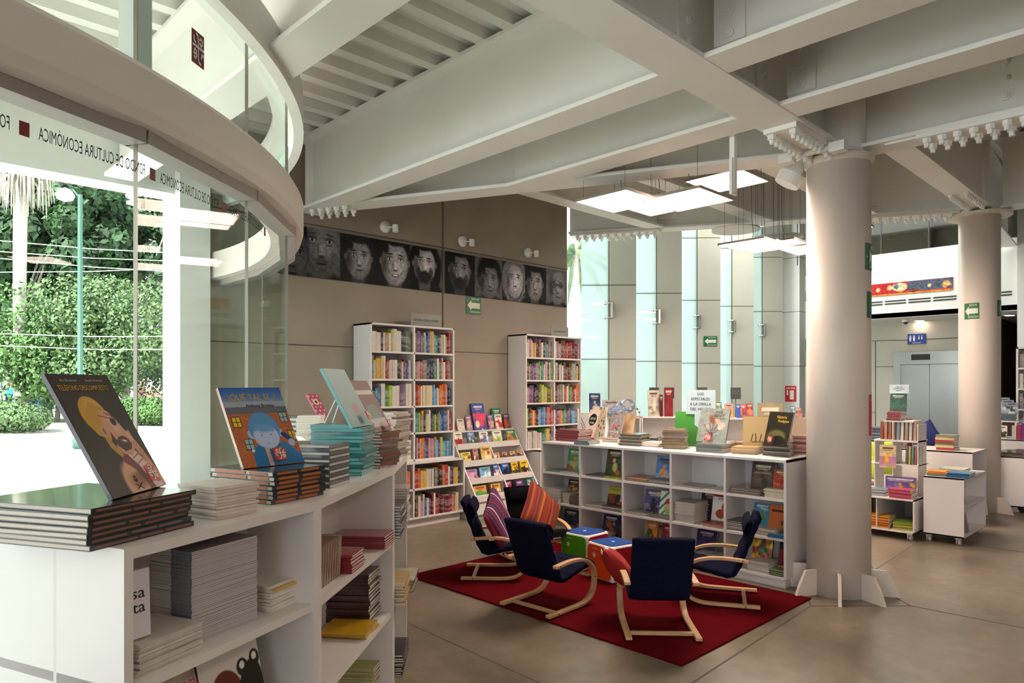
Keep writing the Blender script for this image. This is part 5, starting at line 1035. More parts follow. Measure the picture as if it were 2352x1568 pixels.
# ------------------------------------------------------------ curved bookcase units round the drum
SP = [Vector((.546, 2.011, 0)), Vector((1.285, 2.335, 0)), Vector((2.075, 2.992, 0)), Vector((2.519, 3.494, 0))] + [Vector((CX + 4.70 * math.cos(R(a)), CY + 4.70 * math.sin(R(a)), 0)) for a in (-28, -16, -3)]
DC = Vector((CX, CY, 0)); SH = 1.22; SZ = (.12, .49, .85)
def inward(p): return (DC - p).normalized()
def curved_units():
    names = ['nearest curved white bookcase unit, carrying the pirate book', 'second curved white bookcase unit, carrying the teal and grey piles', 'third curved white bookcase unit, seen almost edge on', 'fourth curved white bookcase unit, hidden behind the piles', 'fifth curved white bookcase unit, toward the portrait wall', 'last curved white bookcase unit at the far side of the drum']
    for k in range(6):
        p, q = SP[k], SP[k + 1]; pi, qi = p + inward(p) * .56, q + inward(q) * .56
        e = empty('curved_bookcase', p, 0, names[k], 'bookcase', 'curved bookcase units round the drum'); o = p
        L2 = lambda v: (v.x - o.x, v.y - o.y)
        link('top_panel', MB().prism([L2(p), L2(q), L2(qi), L2(pi)], SH - .03, SH), WH, e)
        for z in SZ: link('shelf_board', MB().prism([L2(p + inward(p) * .006), L2(q + inward(q) * .006), L2(qi), L2(pi)], z - .028, z), WH, e)
        link('plinth', MB().prism([L2(p + inward(p) * .04), L2(q + inward(q) * .04), L2(qi), L2(pi)], 0, SZ[0] - .028), WH, e)
        pm, qm = p + inward(p) * .28, q + inward(q) * .28; d = (q - p).normalized(); nn = inward((p + q) / 2)
        link('back_panel', MB().prism([L2(pm), L2(qm), L2(qm + nn * .012), L2(pm + nn * .012)], SZ[0], SH - .03), WH, e)
        for c, cin, s in ((p, pi, 1), (q, qi, -1)):
            link('side_panel', MB().prism([L2(c), L2(c + d * s * .028), L2(cin + d * s * .028), L2(cin)] if s == 1 else [L2(cin), L2(cin + d * s * .028), L2(c + d * s * .028), L2(c)], 0, SH - .03), WH, e)
curved_units()
def fstack(px, py, z, ang, w_, l_, n, t, cols, lab, hard=True, side='f', alt=None, jit=.006, name='drum_book', gap=.001):
    p = onz(px, py, z); return stack(name, lab, lab, (p.x, p.y), ang, w_, l_, z + .0005, n, t, [PAL.get(c, c) for c in cols], hard, side, jit, gap, alt=alt)
def wpt_(px, d, z): l = ray(px) * d; return Vector((d * CA + l * SA, d * SA - l * CA, z))
def drum_top():
    Z = SH
    # big dark picture books under the pirate cover
    fstack(205, 1268, Z, 28, .36, .45, 7, .0150, ['#1e2422', '#24302c'], 'large black picture book in the pile under the pirate book', name='large_picture_book', gap=.0008)
    for o in [o for o in C.objects if o.name.startswith('large_picture_book')]:
        b = MB(); r = random.Random(o.name)
        x = .015
        while x < .33:
            L_ = r.uniform(.08, .22); b.box((x, -.0006, .0045), (min(.35, x + L_), 0, .0105)); x += L_ + r.uniform(.004, .02)
        link('spine_print', b, 'spine_red', o)
    fstack(497, 1195, Z, 16, .165, .2, 10, .0095, ['#d8c4bc', '#e0d2cc'], 'pale pink booklet in the pile between the pirate and the orange piles', False, jit=.009, name='storybook_copy')
    fstack(628, 1160, Z, 19, .27, .33, 7, .0158, ['#23333c', '#1c2c38'], 'hardcover with orange spine in the pile under the book of the blue haired boy', name='large_picture_book')
    for o in [o for o in C.objects if o.name.startswith('large_picture_book')][7:]:
        link('spine_print', MB().box((.02, -.0006, .003), (.12, 0, .0125)).box((.14, -.0006, .003), (.235, 0, .0125)).box((-.0006, .03, .003), (0, .12, .0125)).box((-.0006, .14, .003), (0, .3, .0125)), 'spine_orange', o)
    fstack(757, 1122, Z, 33, .19, .23, 12, .0142, ['#4a4e54', '#585c62'], 'grey hardcover in the straight tall pile beside the orange spines', alt=['l', 'f'], side='l', jit=.001, name='grey_hardcover')
    fstack(833, 1093, Z, 41, .19, .26, 14, .0163, ['#1f8488', '#2a9696', '#197074'], 'teal hardcover in the tall pile on the curved bookcase', jit=.012, alt=['f', 'f', 'l'], name='teal_hardcover')
    for o in [o for o in C.objects if o.name.startswith('teal_hardcover')]: o.children[0].data.materials[0] = M['page_teal']
    fstack(875, 1076, Z, 27, .2, .24, 12, .0148, ['#7c2a2c', '#8a342e', '#5e5a30'], 'dark red hardcover in the pile next to the teal ones', jit=.01, name='red_hardcover')
    fstack(905, 1052, Z, 30, .22, .24, 20, .0125, ['#cdb9ac', '#d9c8bc', '#b09a90'], 'pale pink hardcover in the tallest pile at the shelf end', jit=.012, name='pink_hardcover'); fstack(880, 1040, Z, 44, .2, .22, 13, .0135, ['#d5c7bb', '#c8b6ac'], 'cream hardcover in the tall pile behind the red ones', jit=.012, name='pink_hardcover')
    fstack(735, 1000, Z, 50, .2, .2, 9, .018, ['#e6e4e0'], 'white paperback in the pile behind the teal one', False, name='storybook_copy'); fstack(690, 992, Z, 44, .3, .24, 7, .02, ['#1c1c1f', '#e6e2de'], 'black and white hardcover in the far pile by the glass', name='storybook_copy', alt=['l', 'f'])
    # the pirate
    s = Ras(200, 280, '#17150f', .72)
    s.grad('#17140f', '#221f17', 0, 1); s.V = s.V + .085
    s.poly([(.30, .0), (.26, .2), (.33, .34), (.44, .40), (.60, .33), (.66, .2), (.72, .06), (.72, 0)], '#b98a72'); s.ell(.36, .14, .14, .22, '#c8987c', 10, .25); s.ell(.40, .12, .08, .2, '#d3a88a', 10, .7)
    s.poly([(.36, .42), (.44, .46), (.60, .34), (.68, .16), (.72, .04), (.72, 0), (.50, 0), (.50, .12), (.44, .26), (.34, .34)], '#6a2c2c')
    s.poly([(.44, .44), (.53, .46), (.63, .30), (.70, .12), (.70, 0), (.60, 0), (.56, .16), (.50, .3), (.44, .38)], '#d3c0ba')
    for k in range(9): s.line([(.45 + .03 * k, .40 - .045 * k), (.54 + .025 * k, .435 - .05 * k)], .006, '#a4484c')
    s.line([(.53, .46), (.63, .30), (.70, .10)], .009, '#a4484c')
    s.poly([(.36, .46), (.40, .56), (.56, .52), (.58, .44), (.50, .38), (.40, .40)], '#c49474')                       # neck
    s.ell(.30, .74, .155, .165, '#c79a2e', 20, .05); s.ell(.33, .77, .11, .12, '#d8ac3c', 20, .5); s.poly([(.16, .70), (.22, .58), (.34, .52), (.40, .62), (.44, .78), (.30, .86)], '#c0922a'); s.line([(.30, .56), (.31, .48), (.36, .41)], .035, '#b58a34')
    s.poly([(.36, .78), (.46, .77), (.51, .70), (.545, .63), (.575, .575), (.55, .555), (.545, .50), (.50, .455), (.42, .47), (.36, .54), (.335, .64)], '#c8977c'); s.ell(.47, .64, .06, .10, '#d9ab90', 20, .7)
    s.ell(.31, .60, .04, .055, '#c8977c', 0, .2); s.ell(.31, .60, .022, .035, '#8a5a48', 0, .4)
    s.poly([(.37, .60), (.40, .52), (.44, .545), (.50, .55), (.55, .52), (.56, .47), (.52, .43), (.44, .42), (.38, .47), (.355, .54)], '#39251d'); s.ell(.49, .505, .045, .016, '#a4584a', -15, .3); s.ell(.49, .507, .03, .007, '#e8dcc8', -15, .3)
    s.ell(.475, .675, .035, .038, '#141212', -20, .12); s.line([(.33, .735), (.47, .70), (.53, .69)], .005, '#7a3a34'); s.line([(.42, .755), (.50, .715)], .006, '#6a3a30')
    s.line([(.61, .40), (.58, .50), (.555, .555)], .032, '#c9967a'); s.line([(.66, .28), (.63, .40), (.60, .48)], .036, '#c08a6c')
    for k in range(4): s.line([(.585 + .008 * k, .50), (.545 + .018 * k, .575 + .004 * k)], .008, '#dba88c')
    s.line([(.66, .30), (.72, .1)], .03, '#c9967a')
    s.ell(.365, .19, .026, .03, '#3a3434', 0, .3, .9); s.ell(.357, .195, .008, .009, '#b08a74'); s.ell(.374, .195, .008, .009, '#b08a74'); s.line([(.34, .11), (.42, .15)], .006, '#3a3434'); s.line([(.34, .15), (.42, .10)], .006, '#3a3434'); s.V = s.V - .085
    P = Vector((.656, 2.225, 1.342)); pz = SH + 7 * .0158 + .003; P = onz(325, 1128, pz)
    standing('picture_book', 'large black book with a bearded pirate standing on the nearest pile', P, 44.7, 29, .29, .40, .012, s, 'k',
             [('TELÉFONO DESCOMPUESTO', -.005, .352, .024, 'gold', .235), ('Ilan Brenman', -.06, .378, .012, 'pale_ink', .075), ('Renato Moriconi', .06, .378, .012, 'pale_ink', .085)], emb=(.05, .04, .05))
    # boy with blue hair
    s = Ras(170, 220, '#b8683a', .78); s.noise(.1, 60, 2); s.grad('#7a94b8', '#1f58a4', .80, 1.0); s.rect(0, .74, 1, .82, '#9aa4b4'); s.rect(0, .66, 1, .745, '#6a6e78')
    for k in range(7): s.line([(0, .67 + .012 * k), (.8, .67 + .012 * k)], .003, '#5a5e68')
    for k in range(22): s.line([(0, .03 + .03 * k), (.8, .03 + .03 * k)], .002, '#9a5430')
    for x, y, c in ((.09, .56, '#e3c22c'), (.16, .28, '#9ab8bc'), (.70, .60, '#9ab8bc'), (.74, .36, '#d8b43a')): s.rect(x - .055, y - .07, x + .055, y + .07, '#2f2a28'); s.rect(x - .045, y - .06, x + .045, y + .06, c); s.line([(x, y - .06), (x, y + .06)], .004, '#2f2a28'); s.line([(x - .045, y), (x + .045, y)], .004, '#2f2a28')
    s.poly([(.16, 0), (.17, .18), (.24, .26), (.52, .28), (.66, .2), (.78, .06), (.78, 0)], '#1e6ea4'); s.poly([(.5, .2), (.6, .30), (.78, .10), (.78, .04)], '#2a7cb4'); s.ell(.12 + .06, .2, .02, .02, '#dfe8f0')
    s.ell(.22, .40, .05, .06, '#a8b8dc'); s.ell(.585, .40, .045, .055, '#a8b8dc'); s.ell(.40, .46, .2, .22, '#5590c4', 0, .06); s.ell(.40, .36, .165, .155, '#b4c2e2', 0, .06); s.ell(.40, .47, .15, .07, '#6a9ccc', 0, .5); s.line([(.28, .45), (.37, .49), (.50, .44)], .02, '#6a9ccc')
    s.ell(.345, .385, .008, .008, '#1c2440'); s.ell(.46, .385, .008, .008, '#1c2440'); s.line([(.37, .28), (.42, .275)], .004, '#7a88b0'); s.line([(.62, .38), (.72, .29)], .035, '#1e3a78'); s.ell(.7, .27, .045, .05, '#a8b8dc'); s.rect(.33, .0, .38, .22, '#d8b0a0')
    bz = SH + 7 * .0168 + .002; P = onz(633, 1068, bz)
    standing('picture_book', 'blue and orange book with a blue haired boy standing on the orange spined pile', P, 11, 29, .28, .345, .014, s, '#8a5030',
             [('¿QUÉ TAL SI...?', -.005, .298, .042, 'gold', .22), ('Anthony Browne', .02, .262, .02, 'ink', .13)], emb=(.015, .035, .052))
    # shiny wrapped book, brown book and others leaning further on
    s = Ras(30, 40, '#8fb4b4', .7); s.grad('#7aa0a0', '#a8c8c8', 0, 1); s.ell(.4, .3, .12, .1, '#b08a84'); z3 = SH + 14 * .0173 + .002; P = onz(835, 978, z3)
    standing('picture_book', 'tall pale teal book in clear wrap leaning on the teal pile', P, 37, 29, .25, .30, .014, s, '#2f9a9a', emb=(.05, .04, .045))
    s = Ras(40, 50, '#6a2a22', .75); s.rect(.08, .72, .7, .8, '#c8c4bc'); s.ell(.4, .35, .25, .18, '#5a7a6a'); s.rect(.05, .1, .7, .25, '#b8b4b4'); P = onz(880, 990, SH + 12 * .0158 + .004)
    standing('picture_book', 'brown face-out book leaning on the dark red pile', P, 33, 29, .24, .30, .014, s, '#7a3428', emb=(.06, .03, .04))
    P = wpt_(866, 4.22, SH + 13 * .0145 + .003); standing('picture_book', 'pale book with yellow edge leaning on the cream pile', P, 35, 29, .2, .22, .012, easy_cover(9, ['#b8d0c8', '#cfe0d8', '#c8c04a']), '#c8b83a')
    s = Ras(30, 40, '#b03a4a', .75)
    for i in range(5):
        for j in range(6): s.rect(i * .15, j * .17, i * .15 + .08, j * .17 + .09, '#c8c8dc' if (i + j) % 2 else '#7a6a9a')
    s.ell(.36, .62, .2, .14, '#e8d8c0'); s.ell(.36, .62, .1, .08, '#1c2428'); z4 = SH + .16; P = onz(742, 953, z4 + .0)
    standing('picture_book', 'small pink checked book leaning on the white pile', P, 37, 29, .22, .22, .014, s, '#b8343e')
    P = onz(800, 972, z3); e = empty('book_easel', P, R(37), 'clear plastic easel standing on the teal pile', 'easel')
    for sx in (-1, 1): link('leg', MB().tube([(sx * .07, -.04, 0), (sx * .02, .03, .17)], .004, 6), 'acrylic_blue', e); link('leg', MB().tube([(sx * .05, .1, 0), (sx * .02, .03, .17)], .004, 6), 'acrylic_blue', e)
    P = onz(778, 880, 1.62); 
mat('page_teal', '#6fb0ad', .6); mat('spine_red', '#7e5450', .4); mat('spine_orange', '#b5622c', .4)
drum_top()

def drum_inside():
    z1, z0 = SZ[2], SZ[1]
    # first unit, upper cubby
    o = fstack(440, 1480, z1, 21, .27, .26, 50, .0054, ['#8a8fa0', '#9096a8'], 'thin grey blue paperback in the huge straight pile', False, side='l', jit=.0015, name='grey_paperback', gap=.0003)
    for o in [o for o in C.objects if o.name.startswith('grey_paperback')]:
        o.children[0].data.materials[0] = M['page_edges_grey']; b = link('spine_band', MB().box((-.0005, .09, .0003), (0, .25, .0051)), 'paper_white', o)
    fstack(318, 1556, z1, 24, .22, .20, 10, .0078, ['#d5cfca', '#cbc4be'], 'white paperback in the low pile before the huge grey pile', False, name='storybook_copy')
    fstack(622, 1408, z1, 24, .19, .2, 8, .0105, ['#ddd6cc', '#e2dcd4', '#ddd6cc', '#d9d2c6', '#e2dcd4', '#ddd6cc', '#d5b45c', '#ddd6cc'], 'white picture book in the pile at the divider of the nearest unit', False, name='storybook_copy')
    P = onz(300, 1440, z1 + .09); s = Ras(20, 40, '#dfdce4', .5); standing('storybook', 'white book cut off by the shelf edge, lettered sa ta', Vector((.613, 2.114, z1 + .095)), 20, 2, .07, .19, .01, s, 'w', [('sa', -.002, .125, .045, 'ink', .04), ('ta', .0, .085, .045, 'ink', .038)])
    s = Ras(50, 50, '#b5793c', 1); s.grad('#d8c83a', '#b5793c', 0, .25); s.rect(0, .28, 1, .34, '#7a8890'); s.ell(.55, .5, .16, .2, '#38302c'); s.ell(.62, .75, .1, .12, '#38302c'); s.ell(.5, .82, .06, .05, '#38302c'); s.ell(.76, .82, .06, .05, '#38302c'); s.poly([(.3, .5), (.5, .62), (.55, .4), (.4, .36)], '#38302c')
    p = SP[1] + inward(SP[1]) * .245; d = (SP[0] - SP[1]).normalized(); standing('picture_book', 'orange face-out book with a dark calf behind the huge grey pile', p + d * .26 + Vector((0, 0, z1)), 23.7, 6, .3, .33, .012, s, '#b8702c')
    # first unit, middle cubby
    s = Ras(90, 100, '#d9d2cc', .9); s.ell(.36, .42, .22, .26, '#6a3426', 20, .06); s.ell(.7, .3, .2, .38, '#2c2624', -12, .06); s.ell(.62, .62, .09, .1, '#2c2624'); s.ell(.82, .66, .08, .1, '#2c2624'); s.ell(.62, .64, .04, .045, '#e8e4dc'); s.ell(.82, .68, .04, .045, '#e8e4dc'); s.ell(.26, .34, .035, .04, '#e8e4dc'); s.poly([(.5, .1), (.54, .24), (.58, .12)], '#e8e4dc'); s.poly([(.6, .12), (.63, .26), (.68, .14)], '#e8e4dc')
    p = SP[1] + inward(SP[1]) * .1; standing('picture_book', 'white face-out book with a brown creature and a crocodile in the nearest unit', p + d * .27 + Vector((0, 0, z0)), 23.7, 14, .27, .31, .014, s, '#4a2a24', [('Cocodrilo va al dentista', 0, .275, .025, 'ink', .2), ('Taro Gomi', .0, .295, .012, 'ink', .07)])
    s = Ras(50, 60, '#b8a89c', .85); s.noise(.15, 10, 3); s.ell(.8, .3, .08, .3, '#8a4a2c', 20, .4); standing('picture_book', 'beige face-out book with red lettering beside the crocodile book', SP[0] + (SP[1] - SP[0]).normalized() * .30 + inward(SP[0]) * .1 + Vector((0, 0, z0)), 23.7, 16, .23, .27, .014, s, '#8a5a3a', [('¿Cómo es', .02, .225, .035, 'red', .12), ('mamá?', .03, .19, .035, 'red', .09)])
    # second unit
    fstack(883, 1262, z1, 40, .17, .27, 5, .0115, ['#8e2030', '#7a1c2a'], 'crimson hardcover in the wide pile of the second unit', side='l', jit=.003, name='red_paperback'); fstack(806, 1318, z1, 38, .16, .26, 6, .012, ['#8a1f28', '#9a2a34'], 'red hardcover in the front pile of the second unit', side='l', name='red_paperback')
    q = SP[1] + (SP[2] - SP[1]).normalized() * .3 + inward(SP[1]) * .14
    for k in range(9):
        standing('slim_card_book', 'tan card-sized book leaning in the tight row of the second unit', q + (SP[2] - SP[1]).normalized() * (-.2 + .028 * k) + inward(SP[1]) * (-.0) + Vector((0, 0, z1)), -50, 8, .18, .17, .016, easy_cover(200, ['#cdbfae', '#cdbfae', '#7a7470']) if k == 8 else None, '#a88c78', group='tan card books leaning in the second unit')
    fstack(848, 1432, z0, 40, .19, .26, 14, .0158, ['#3f262c', '#4a2e34'], 'dark maroon hardcover in the tall pile of the second unit', side='l', jit=.006, name='maroon_hardcover'); fstack(838, 1470, z0, 40, .2, .27, 3, .010, ['#d2a41e', '#c89a1c'], 'yellow picture book lying before the maroon pile', side='l', name='storybook_copy') if False else None
    p = onz(838, 1470, z0); stack('storybook_copy', 'yellow picture book lying before the maroon pile', 'yellow picture books', (p.x, p.y), 40, .19, .22, z0 + .0005, 3, .0095, ['#d2a41e', '#c89a1c'], True, 'l', .01, .001)
    fstack(780, 1568, z0 - .36, 40, .16, .24, 18, .0095, ['#8a6e5c', '#b8a898'], 'brown booklet in the pile in the lowest cubby of the second unit', False, side='l', name='storybook_copy'); fstack(858, 1590, z0 - .37, 40, .17, .26, 12, .009, ['#b8b49a', '#a8b06a'], 'pale green booklet in the lowest cubby of the second unit', False, side='l', name='storybook_copy')
    ub = (SP[2] - SP[1]).normalized(); yw = math.degrees(math.atan2(ub.y, ub.x))
    for k in range(5): standing('slim_card_book', 'lime green slim book at the back of the second unit top cubby', SP[1] + ub * (.10 + .018 * k) + inward(SP[1]) * .15 + Vector((0, 0, z1)), yw, 2, .015, .28, .11, None, '#a3ad2c', group='lime slim books in the second unit')
    standing('storybook', 'pale face-out book at the back of the second unit top cubby', SP[1] + ub * .36 + inward(SP[1]) * .24 + Vector((0, 0, z1)), yw, 6, .24, .31, .012, easy_cover(15, ['#c9c6c2', '#b8b4b0', '#d8d4d0']), 'w')
    standing('storybook', 'dark red face-out book beside the maroon pile', SP[1] + ub * .16 + inward(SP[1]) * .18 + Vector((0, 0, z0)), yw, 10, .2, .27, .012, easy_cover(16, ['#5a1c24', '#6a2430', '#3a3a5a']), 'm')
    standing('storybook', 'dark green face-out book lowest in the nearest unit', SP[0] + (SP[1] - SP[0]).normalized() * .12 + inward(SP[0]) * .2 + Vector((0, 0, z0)), 23.7, 8, .2, .2, .012, easy_cover(17, ['#3a5a4a', '#4a6a5a', '#8a4a3a']), 'g')
    # third unit, seen edge on: piles poke out
    u2 = (SP[3] - SP[2]).normalized()
    def poke(sx, z, w_, l_, n, t, cols, lab, hard=True, out=.03):
        P = SP[2] + u2 * sx - inward(SP[2]) * out; stack('storybook_copy', lab, lab, (P.x, P.y), math.degrees(math.atan2(u2.y, u2.x)), w_, l_, z + .0005, n, t, cols, hard, 'f', .008, .001)
    poke(.34, z1, .2, .22, 14, .0145, ['#a89c98', '#cdc3bf'], 'grey hardcover poking out of the top cubby of the third unit'); poke(.05, z1, .2, .22, 11, .0145, ['#2c4a66', '#38587a'], 'blue hardcover poking out of the top cubby of the third unit')
    poke(.3, z0, .26, .3, 6, .011, ['#8a8c76', '#a9a894'], 'olive picture book poking out of the middle cubby of the third unit', out=.07); poke(.05, z0, .24, .24, 12, .0095, ['#c8a544', '#b8a070'], 'mustard booklet poking out of the middle cubby of the third unit', False, .05)
    poke(.05, SZ[0], .26, .24, 9, .012, ['#26262a', '#3a3840'], 'black hardcover poking out of the lowest cubby of the third unit', out=.04)
drum_inside()
# ------------------------------------------------------------ rolling display carts on the right, tables beyond
def castor(parent, x, y):
    r_ = link('castor', MB().cyl((x, y - .012, .032), (x, y + .012, .032), .032, 16).cyl((x, y + .02, .032), (x, y + .03, .032), .032, 16), 'rubber', parent); link('castor_fork', MB().box((x - .02, y - .018, .05), (x + .02, y + .036, .078)), 'chrome', r_)
def cart(x0, y0, label, Lx, Wy, z0=.08, zt=.695, open_='y', shelf=True, front=True):
    e = empty('display_cart', (x0, y0, 0), 0, label, 'display cart'); T = .018
    for a, b, n in [((0, 0, z0), (T, Wy, zt), 'end_panel'), ((Lx - T, 0, z0), (Lx, Wy, zt), 'end_panel'), ((0, 0, zt - T), (Lx, Wy, zt), 'top_panel'), ((0, 0, z0), (Lx, Wy, z0 + T), 'bottom_panel'), ((T, Wy / 2, z0), (Lx - T, Wy / 2 + .01, zt - T), 'back_panel')][0 if front else 1:]: board(e, a, b, n)
    if not front: board(e, (0, 0, z0), (Lx, T, zt), 'end_panel'); board(e, (0, Wy - T, z0), (Lx, Wy, zt), 'end_panel')
    if shelf: board(e, (T, .002, (z0 + zt) / 2), (Lx - T, Wy - .002, (z0 + zt) / 2 + T))
    for x in (.06, Lx - .06):
        for y in (.05, Wy - .05): castor(e, x, y)
    return e
def pile(name, lab, x, y, z, w_, l_, n, t, cols, ang=0, hard=False): stack(name, lab, lab, (x, y), ang, w_, l_, z, n, t, [PAL.get(c, c) for c in cols], hard, 'f', .008, .001)
def right_side():
    cart(8.27, 1.84, 'white rolling cart with blue books on top, nearest the far column', .95, .37)
    Zc = .696
    pile('workbook', 'blue activity book in the low pile on the rolling cart', 8.30, 2.0, Zc, .2, .25, 5, .009, ['#2f6f9c'], -90); pile('workbook', 'orange activity book in the bright pile on the cart corner', 8.33, 2.19, Zc + .0, .17, .22, 5, .009, ['#4a6a9a', '#6a9a3a', '#c85a5a', '#d8823a', '#d89a2c'], -90); pile('workbook', 'white booklet on the rolling cart behind the blue pile', 8.62, 2.0, Zc, .2, .22, 4, .006, ['w', '#8aa0a8'], -90)
    pile('workbook', 'pale green booklet on the back of the rolling cart', 8.8, 2.2, Zc, .24, .3, 4, .008, ['#9ab09a', 'w'], -90)
    for k in range(7): standing('storybook', 'slim blue book leaning in the cart shelf, %s from its end panel' % ['first', 'second', 'third', 'fourth', 'fifth', 'sixth', 'seventh'][k], (8.34 + .05 * k, 1.87, .42 if k < 4 else .1), 12, 10, .03, .2, .1, None, ['#3a5f86', '#2c4a66', '#4a7a8c', '#5a86a0', '#7a5a6a', '#3a5a7c', '#8a6a7a'][k])
    e = cart(8.15, 2.26, 'white rolling book island beside the near column, stacked in tiers', 1.0, .75, .08, .44, shelf=False, front=False)
    # stepped riser standing on the island
    r_ = empty('stepped_riser', (8.5, 2.32, .441), 0, 'white three tier riser standing on the rolling book island', 'riser')
    for a, b, n in [((0, .0, 0), (.3, .012, .78), 'post_panel'), ((-.02, 0, .32), (.38, .5, .335), 'tier'), ((-.02, 0, .58), (.34, .45, .6), 'tier'), ((0, .05, .8), (.3, .35, .815), 'tier'), ((0, .25, 0), (.3, .262, .8), 'post_panel'), ((0, .44, 0), (.3, .452, .58), 'post_panel')]: board(r_, a, b, n)
    pile('workbook', 'pink picture book in the pile on the front of the island', 8.17, 2.52, .441, .22, .2, 5, .018, ['#a83c5a', '#c05a72'], -90); pile('workbook', 'glossy magazine fanned out on the island beside the column', 8.17, 2.82, .441, .26, .24, 6, .01, ['#8a9aa8', 'w', '#6a7a8c'], -84)
    standing('storybook', 'purple box with a golden teddy on the island', (8.42, 2.48, .441), -90, 2, .3, .2, .05, easy_cover(41, ['#6a5a94', '#8a7ab0', '#d8a83c'], asp=1.4), '#5a4a84'); standing('storybook', 'clear bag of golden stickers hanging on the riser', (8.46, 2.62, .73), -90, 4, .17, .25, .03, easy_cover(42, ['#c8b48c', '#b87ab0', '#e0a82c']), '#d8c8b0')
    pile('workbook', 'yellow comic in the heap under the island top', 8.19, 2.74, .1, .22, .22, 9, .013, ['#d89a2c', '#b8442c', '#d8c03a', '#a83a2c'], -90); pile('workbook', 'green and yellow comic beside the heap under the island top', 8.19, 2.48, .1, .2, .22, 6, .014, ['#b8a82c', '#6a8a3a'], -80)
    pile('workbook', 'dark red hardcover in the pile on top of the riser', 8.5, 2.64, 1.257, .14, .2, 6, .016, ['#8a4444', '#a05a5a'], -90); standing('storybook', 'green face-out book with a red parrot on top of the riser', (8.62, 2.56, 1.36), -90, 6, .17, .2, .012, easy_cover(43, ['#3a5a54', '#4a6a5a', '#a83c4a', '#3a6a5a']), '#3a5a54')
    a = acrylic(['LITERATURA', 'CONTEMPORANEA', 'INFANTIL'], 8.66, 1.56, .2, .1, 'pale sign above the parrot book on the riser', .014, y=2.56, m='acrylic_blue'); a.rotation_euler = (0, 0, R(-90))
    for k in range(9): standing('storybook', 'leaning book, %s of the row on the middle tier of the riser' % ['first', 'second', 'third', 'fourth', 'fifth', 'sixth', 'seventh', 'eighth', 'ninth'][k], (8.52, 2.70 - .042 * k, 1.042), -90 + (6 - 2 * k), 4, .028, .2 + .01 * (k % 3), .12, None, ['#8a4a34', '#b8683c', '#a05434', '#c07a4a', '#7a8a9a', '#d8d0c8', '#9a8a7a', '#c8b8a8', '#b07a6a'][k])
    for k in range(5): standing('storybook', 'slim colourful book, %s of the row under the middle tier' % ['first', 'second', 'third', 'fourth', 'fifth'][k], (8.5, 2.44 - .03 * k, .78), -90, 6, .02, .2, .1, None, ['#5a4a6a', '#b8a03a', '#4a8a5a', '#a03a4a', '#6a8a9c'][k])
    # table and chairs with cushions farther back
    cart(9.6, 2.05, 'white table shelf holding the navy pile behind the riser', .7, 1.2, .08, .86)
    pile('workbook', 'navy hardcover in the tall pile on the white table behind the riser', 9.62, 3.17, .861, .22, .22, 13, .019, ['#7a8494', '#3a4454'], -90, True); pile('workbook', 'black hardcover in the pile next to the navy one', 9.66, 2.92, .861, .1, .22, 12, .018, ['k'], -90, True); standing('storybook', 'maroon box standing behind the navy pile', (10.0, 2.95, .861), -90, 0, .3, .36, .05, None, '#5a2434')
    pile('workbook', 'red and cream box in the pile behind the riser', 9.7, 2.46, .861, .2, .22, 6, .03, ['#a8443c', 'c', '#8a8464'], -90, True)
    cushion('cushion', 'lime green cushion beside the near column', 'lime_cloth', .42, .16, (9.22, 2.98, .76), (R(75), 0, R(-70))); cushion('cushion', 'olive lime cushion in front of the brighter one', 'lime_cloth', .36, .14, (9.05, 3.05, .66), (R(50), 0, R(-60))); cushion('cushion', 'navy cushion behind the lime one', 'indigo_cloth', .36, .14, (9.1, 3.2, .78), (R(70), R(20), R(-70)))
    cushion('cushion', 'purple cushion before the lift doors', 'purple_cloth', .3, .12, (10.48, 2.9, .95), (R(70), R(30), R(-80))); cushion('cushion', 'indigo cushion propped beside the purple one', 'indigo_cloth', .34, .1, (10.5, 2.78, .97), (R(80), R(-30), R(-60)))
    t = empty('low_table', (8.95, 2.78, 0), 0, 'white low table under the lime cushions', 'table'); board(t, (0, 0, .5), (.6, .6, .52), 'table_top'); [board(t, (x, y, 0), (x + .04, y + .04, .5), 'leg') for x in (.02, .54) for y in (.02, .54)]
    t = empty('low_table', (10.3, 2.72, 0), 0, 'white low table under the purple cushion before the lift', 'table'); board(t, (0, 0, .8), (.5, .5, .82), 'table_top'); [board(t, (x, y, 0), (x + .04, y + .04, .8), 'leg') for x in (.02, .44) for y in (.02, .44)]
    # carts beyond the far column
    cart(10.9, 1.55, 'white rolling cart of flat books beyond the far column', 1.15, .55, .08, .73)
    pile('workbook', 'flat brown book in the pile on the cart beyond the far column', 10.93, 2.08, .731, .3, .5, 4, .012, ['#5a4a3c', '#8a7a6a', '#3a3a34'], -90, True); pile('workbook', 'flat green book on the cart beyond the far column', 11.3, 1.95, .76, .3, .3, 2, .012, ['#5a6a4a'], -90, True)
    cart(12.3, 1.0, 'white display table beyond the carts at the frame edge', .8, 1.4, .08, .86)
    for k, c in enumerate(['w', '#a83c5a', '#8a3a8c', '#9a4a9c', '#d8542c', '#c8482c', '#b86a3a', 'w', '#d88a2c', '#d8a03a', '#c87a2c']): standing('storybook', 'bright upright book, %s of the row on the display table' % ['first', 'second', 'third', 'fourth', 'fifth', 'sixth', 'seventh', 'eighth', 'ninth', 'tenth', 'eleventh'][k], (12.35, 2.12 - .058 * k, .861), -90, 0, .052, .2 + .02 * (k % 3), .14, None, c)
    standing('storybook', 'flowery face-out book at the start of the bright row', (12.33, 2.28, .861), -90, 5, .16, .2, .01, easy_cover(91, ['#e0dccc', '#8a9a4a', '#3a3a34']), 'w')
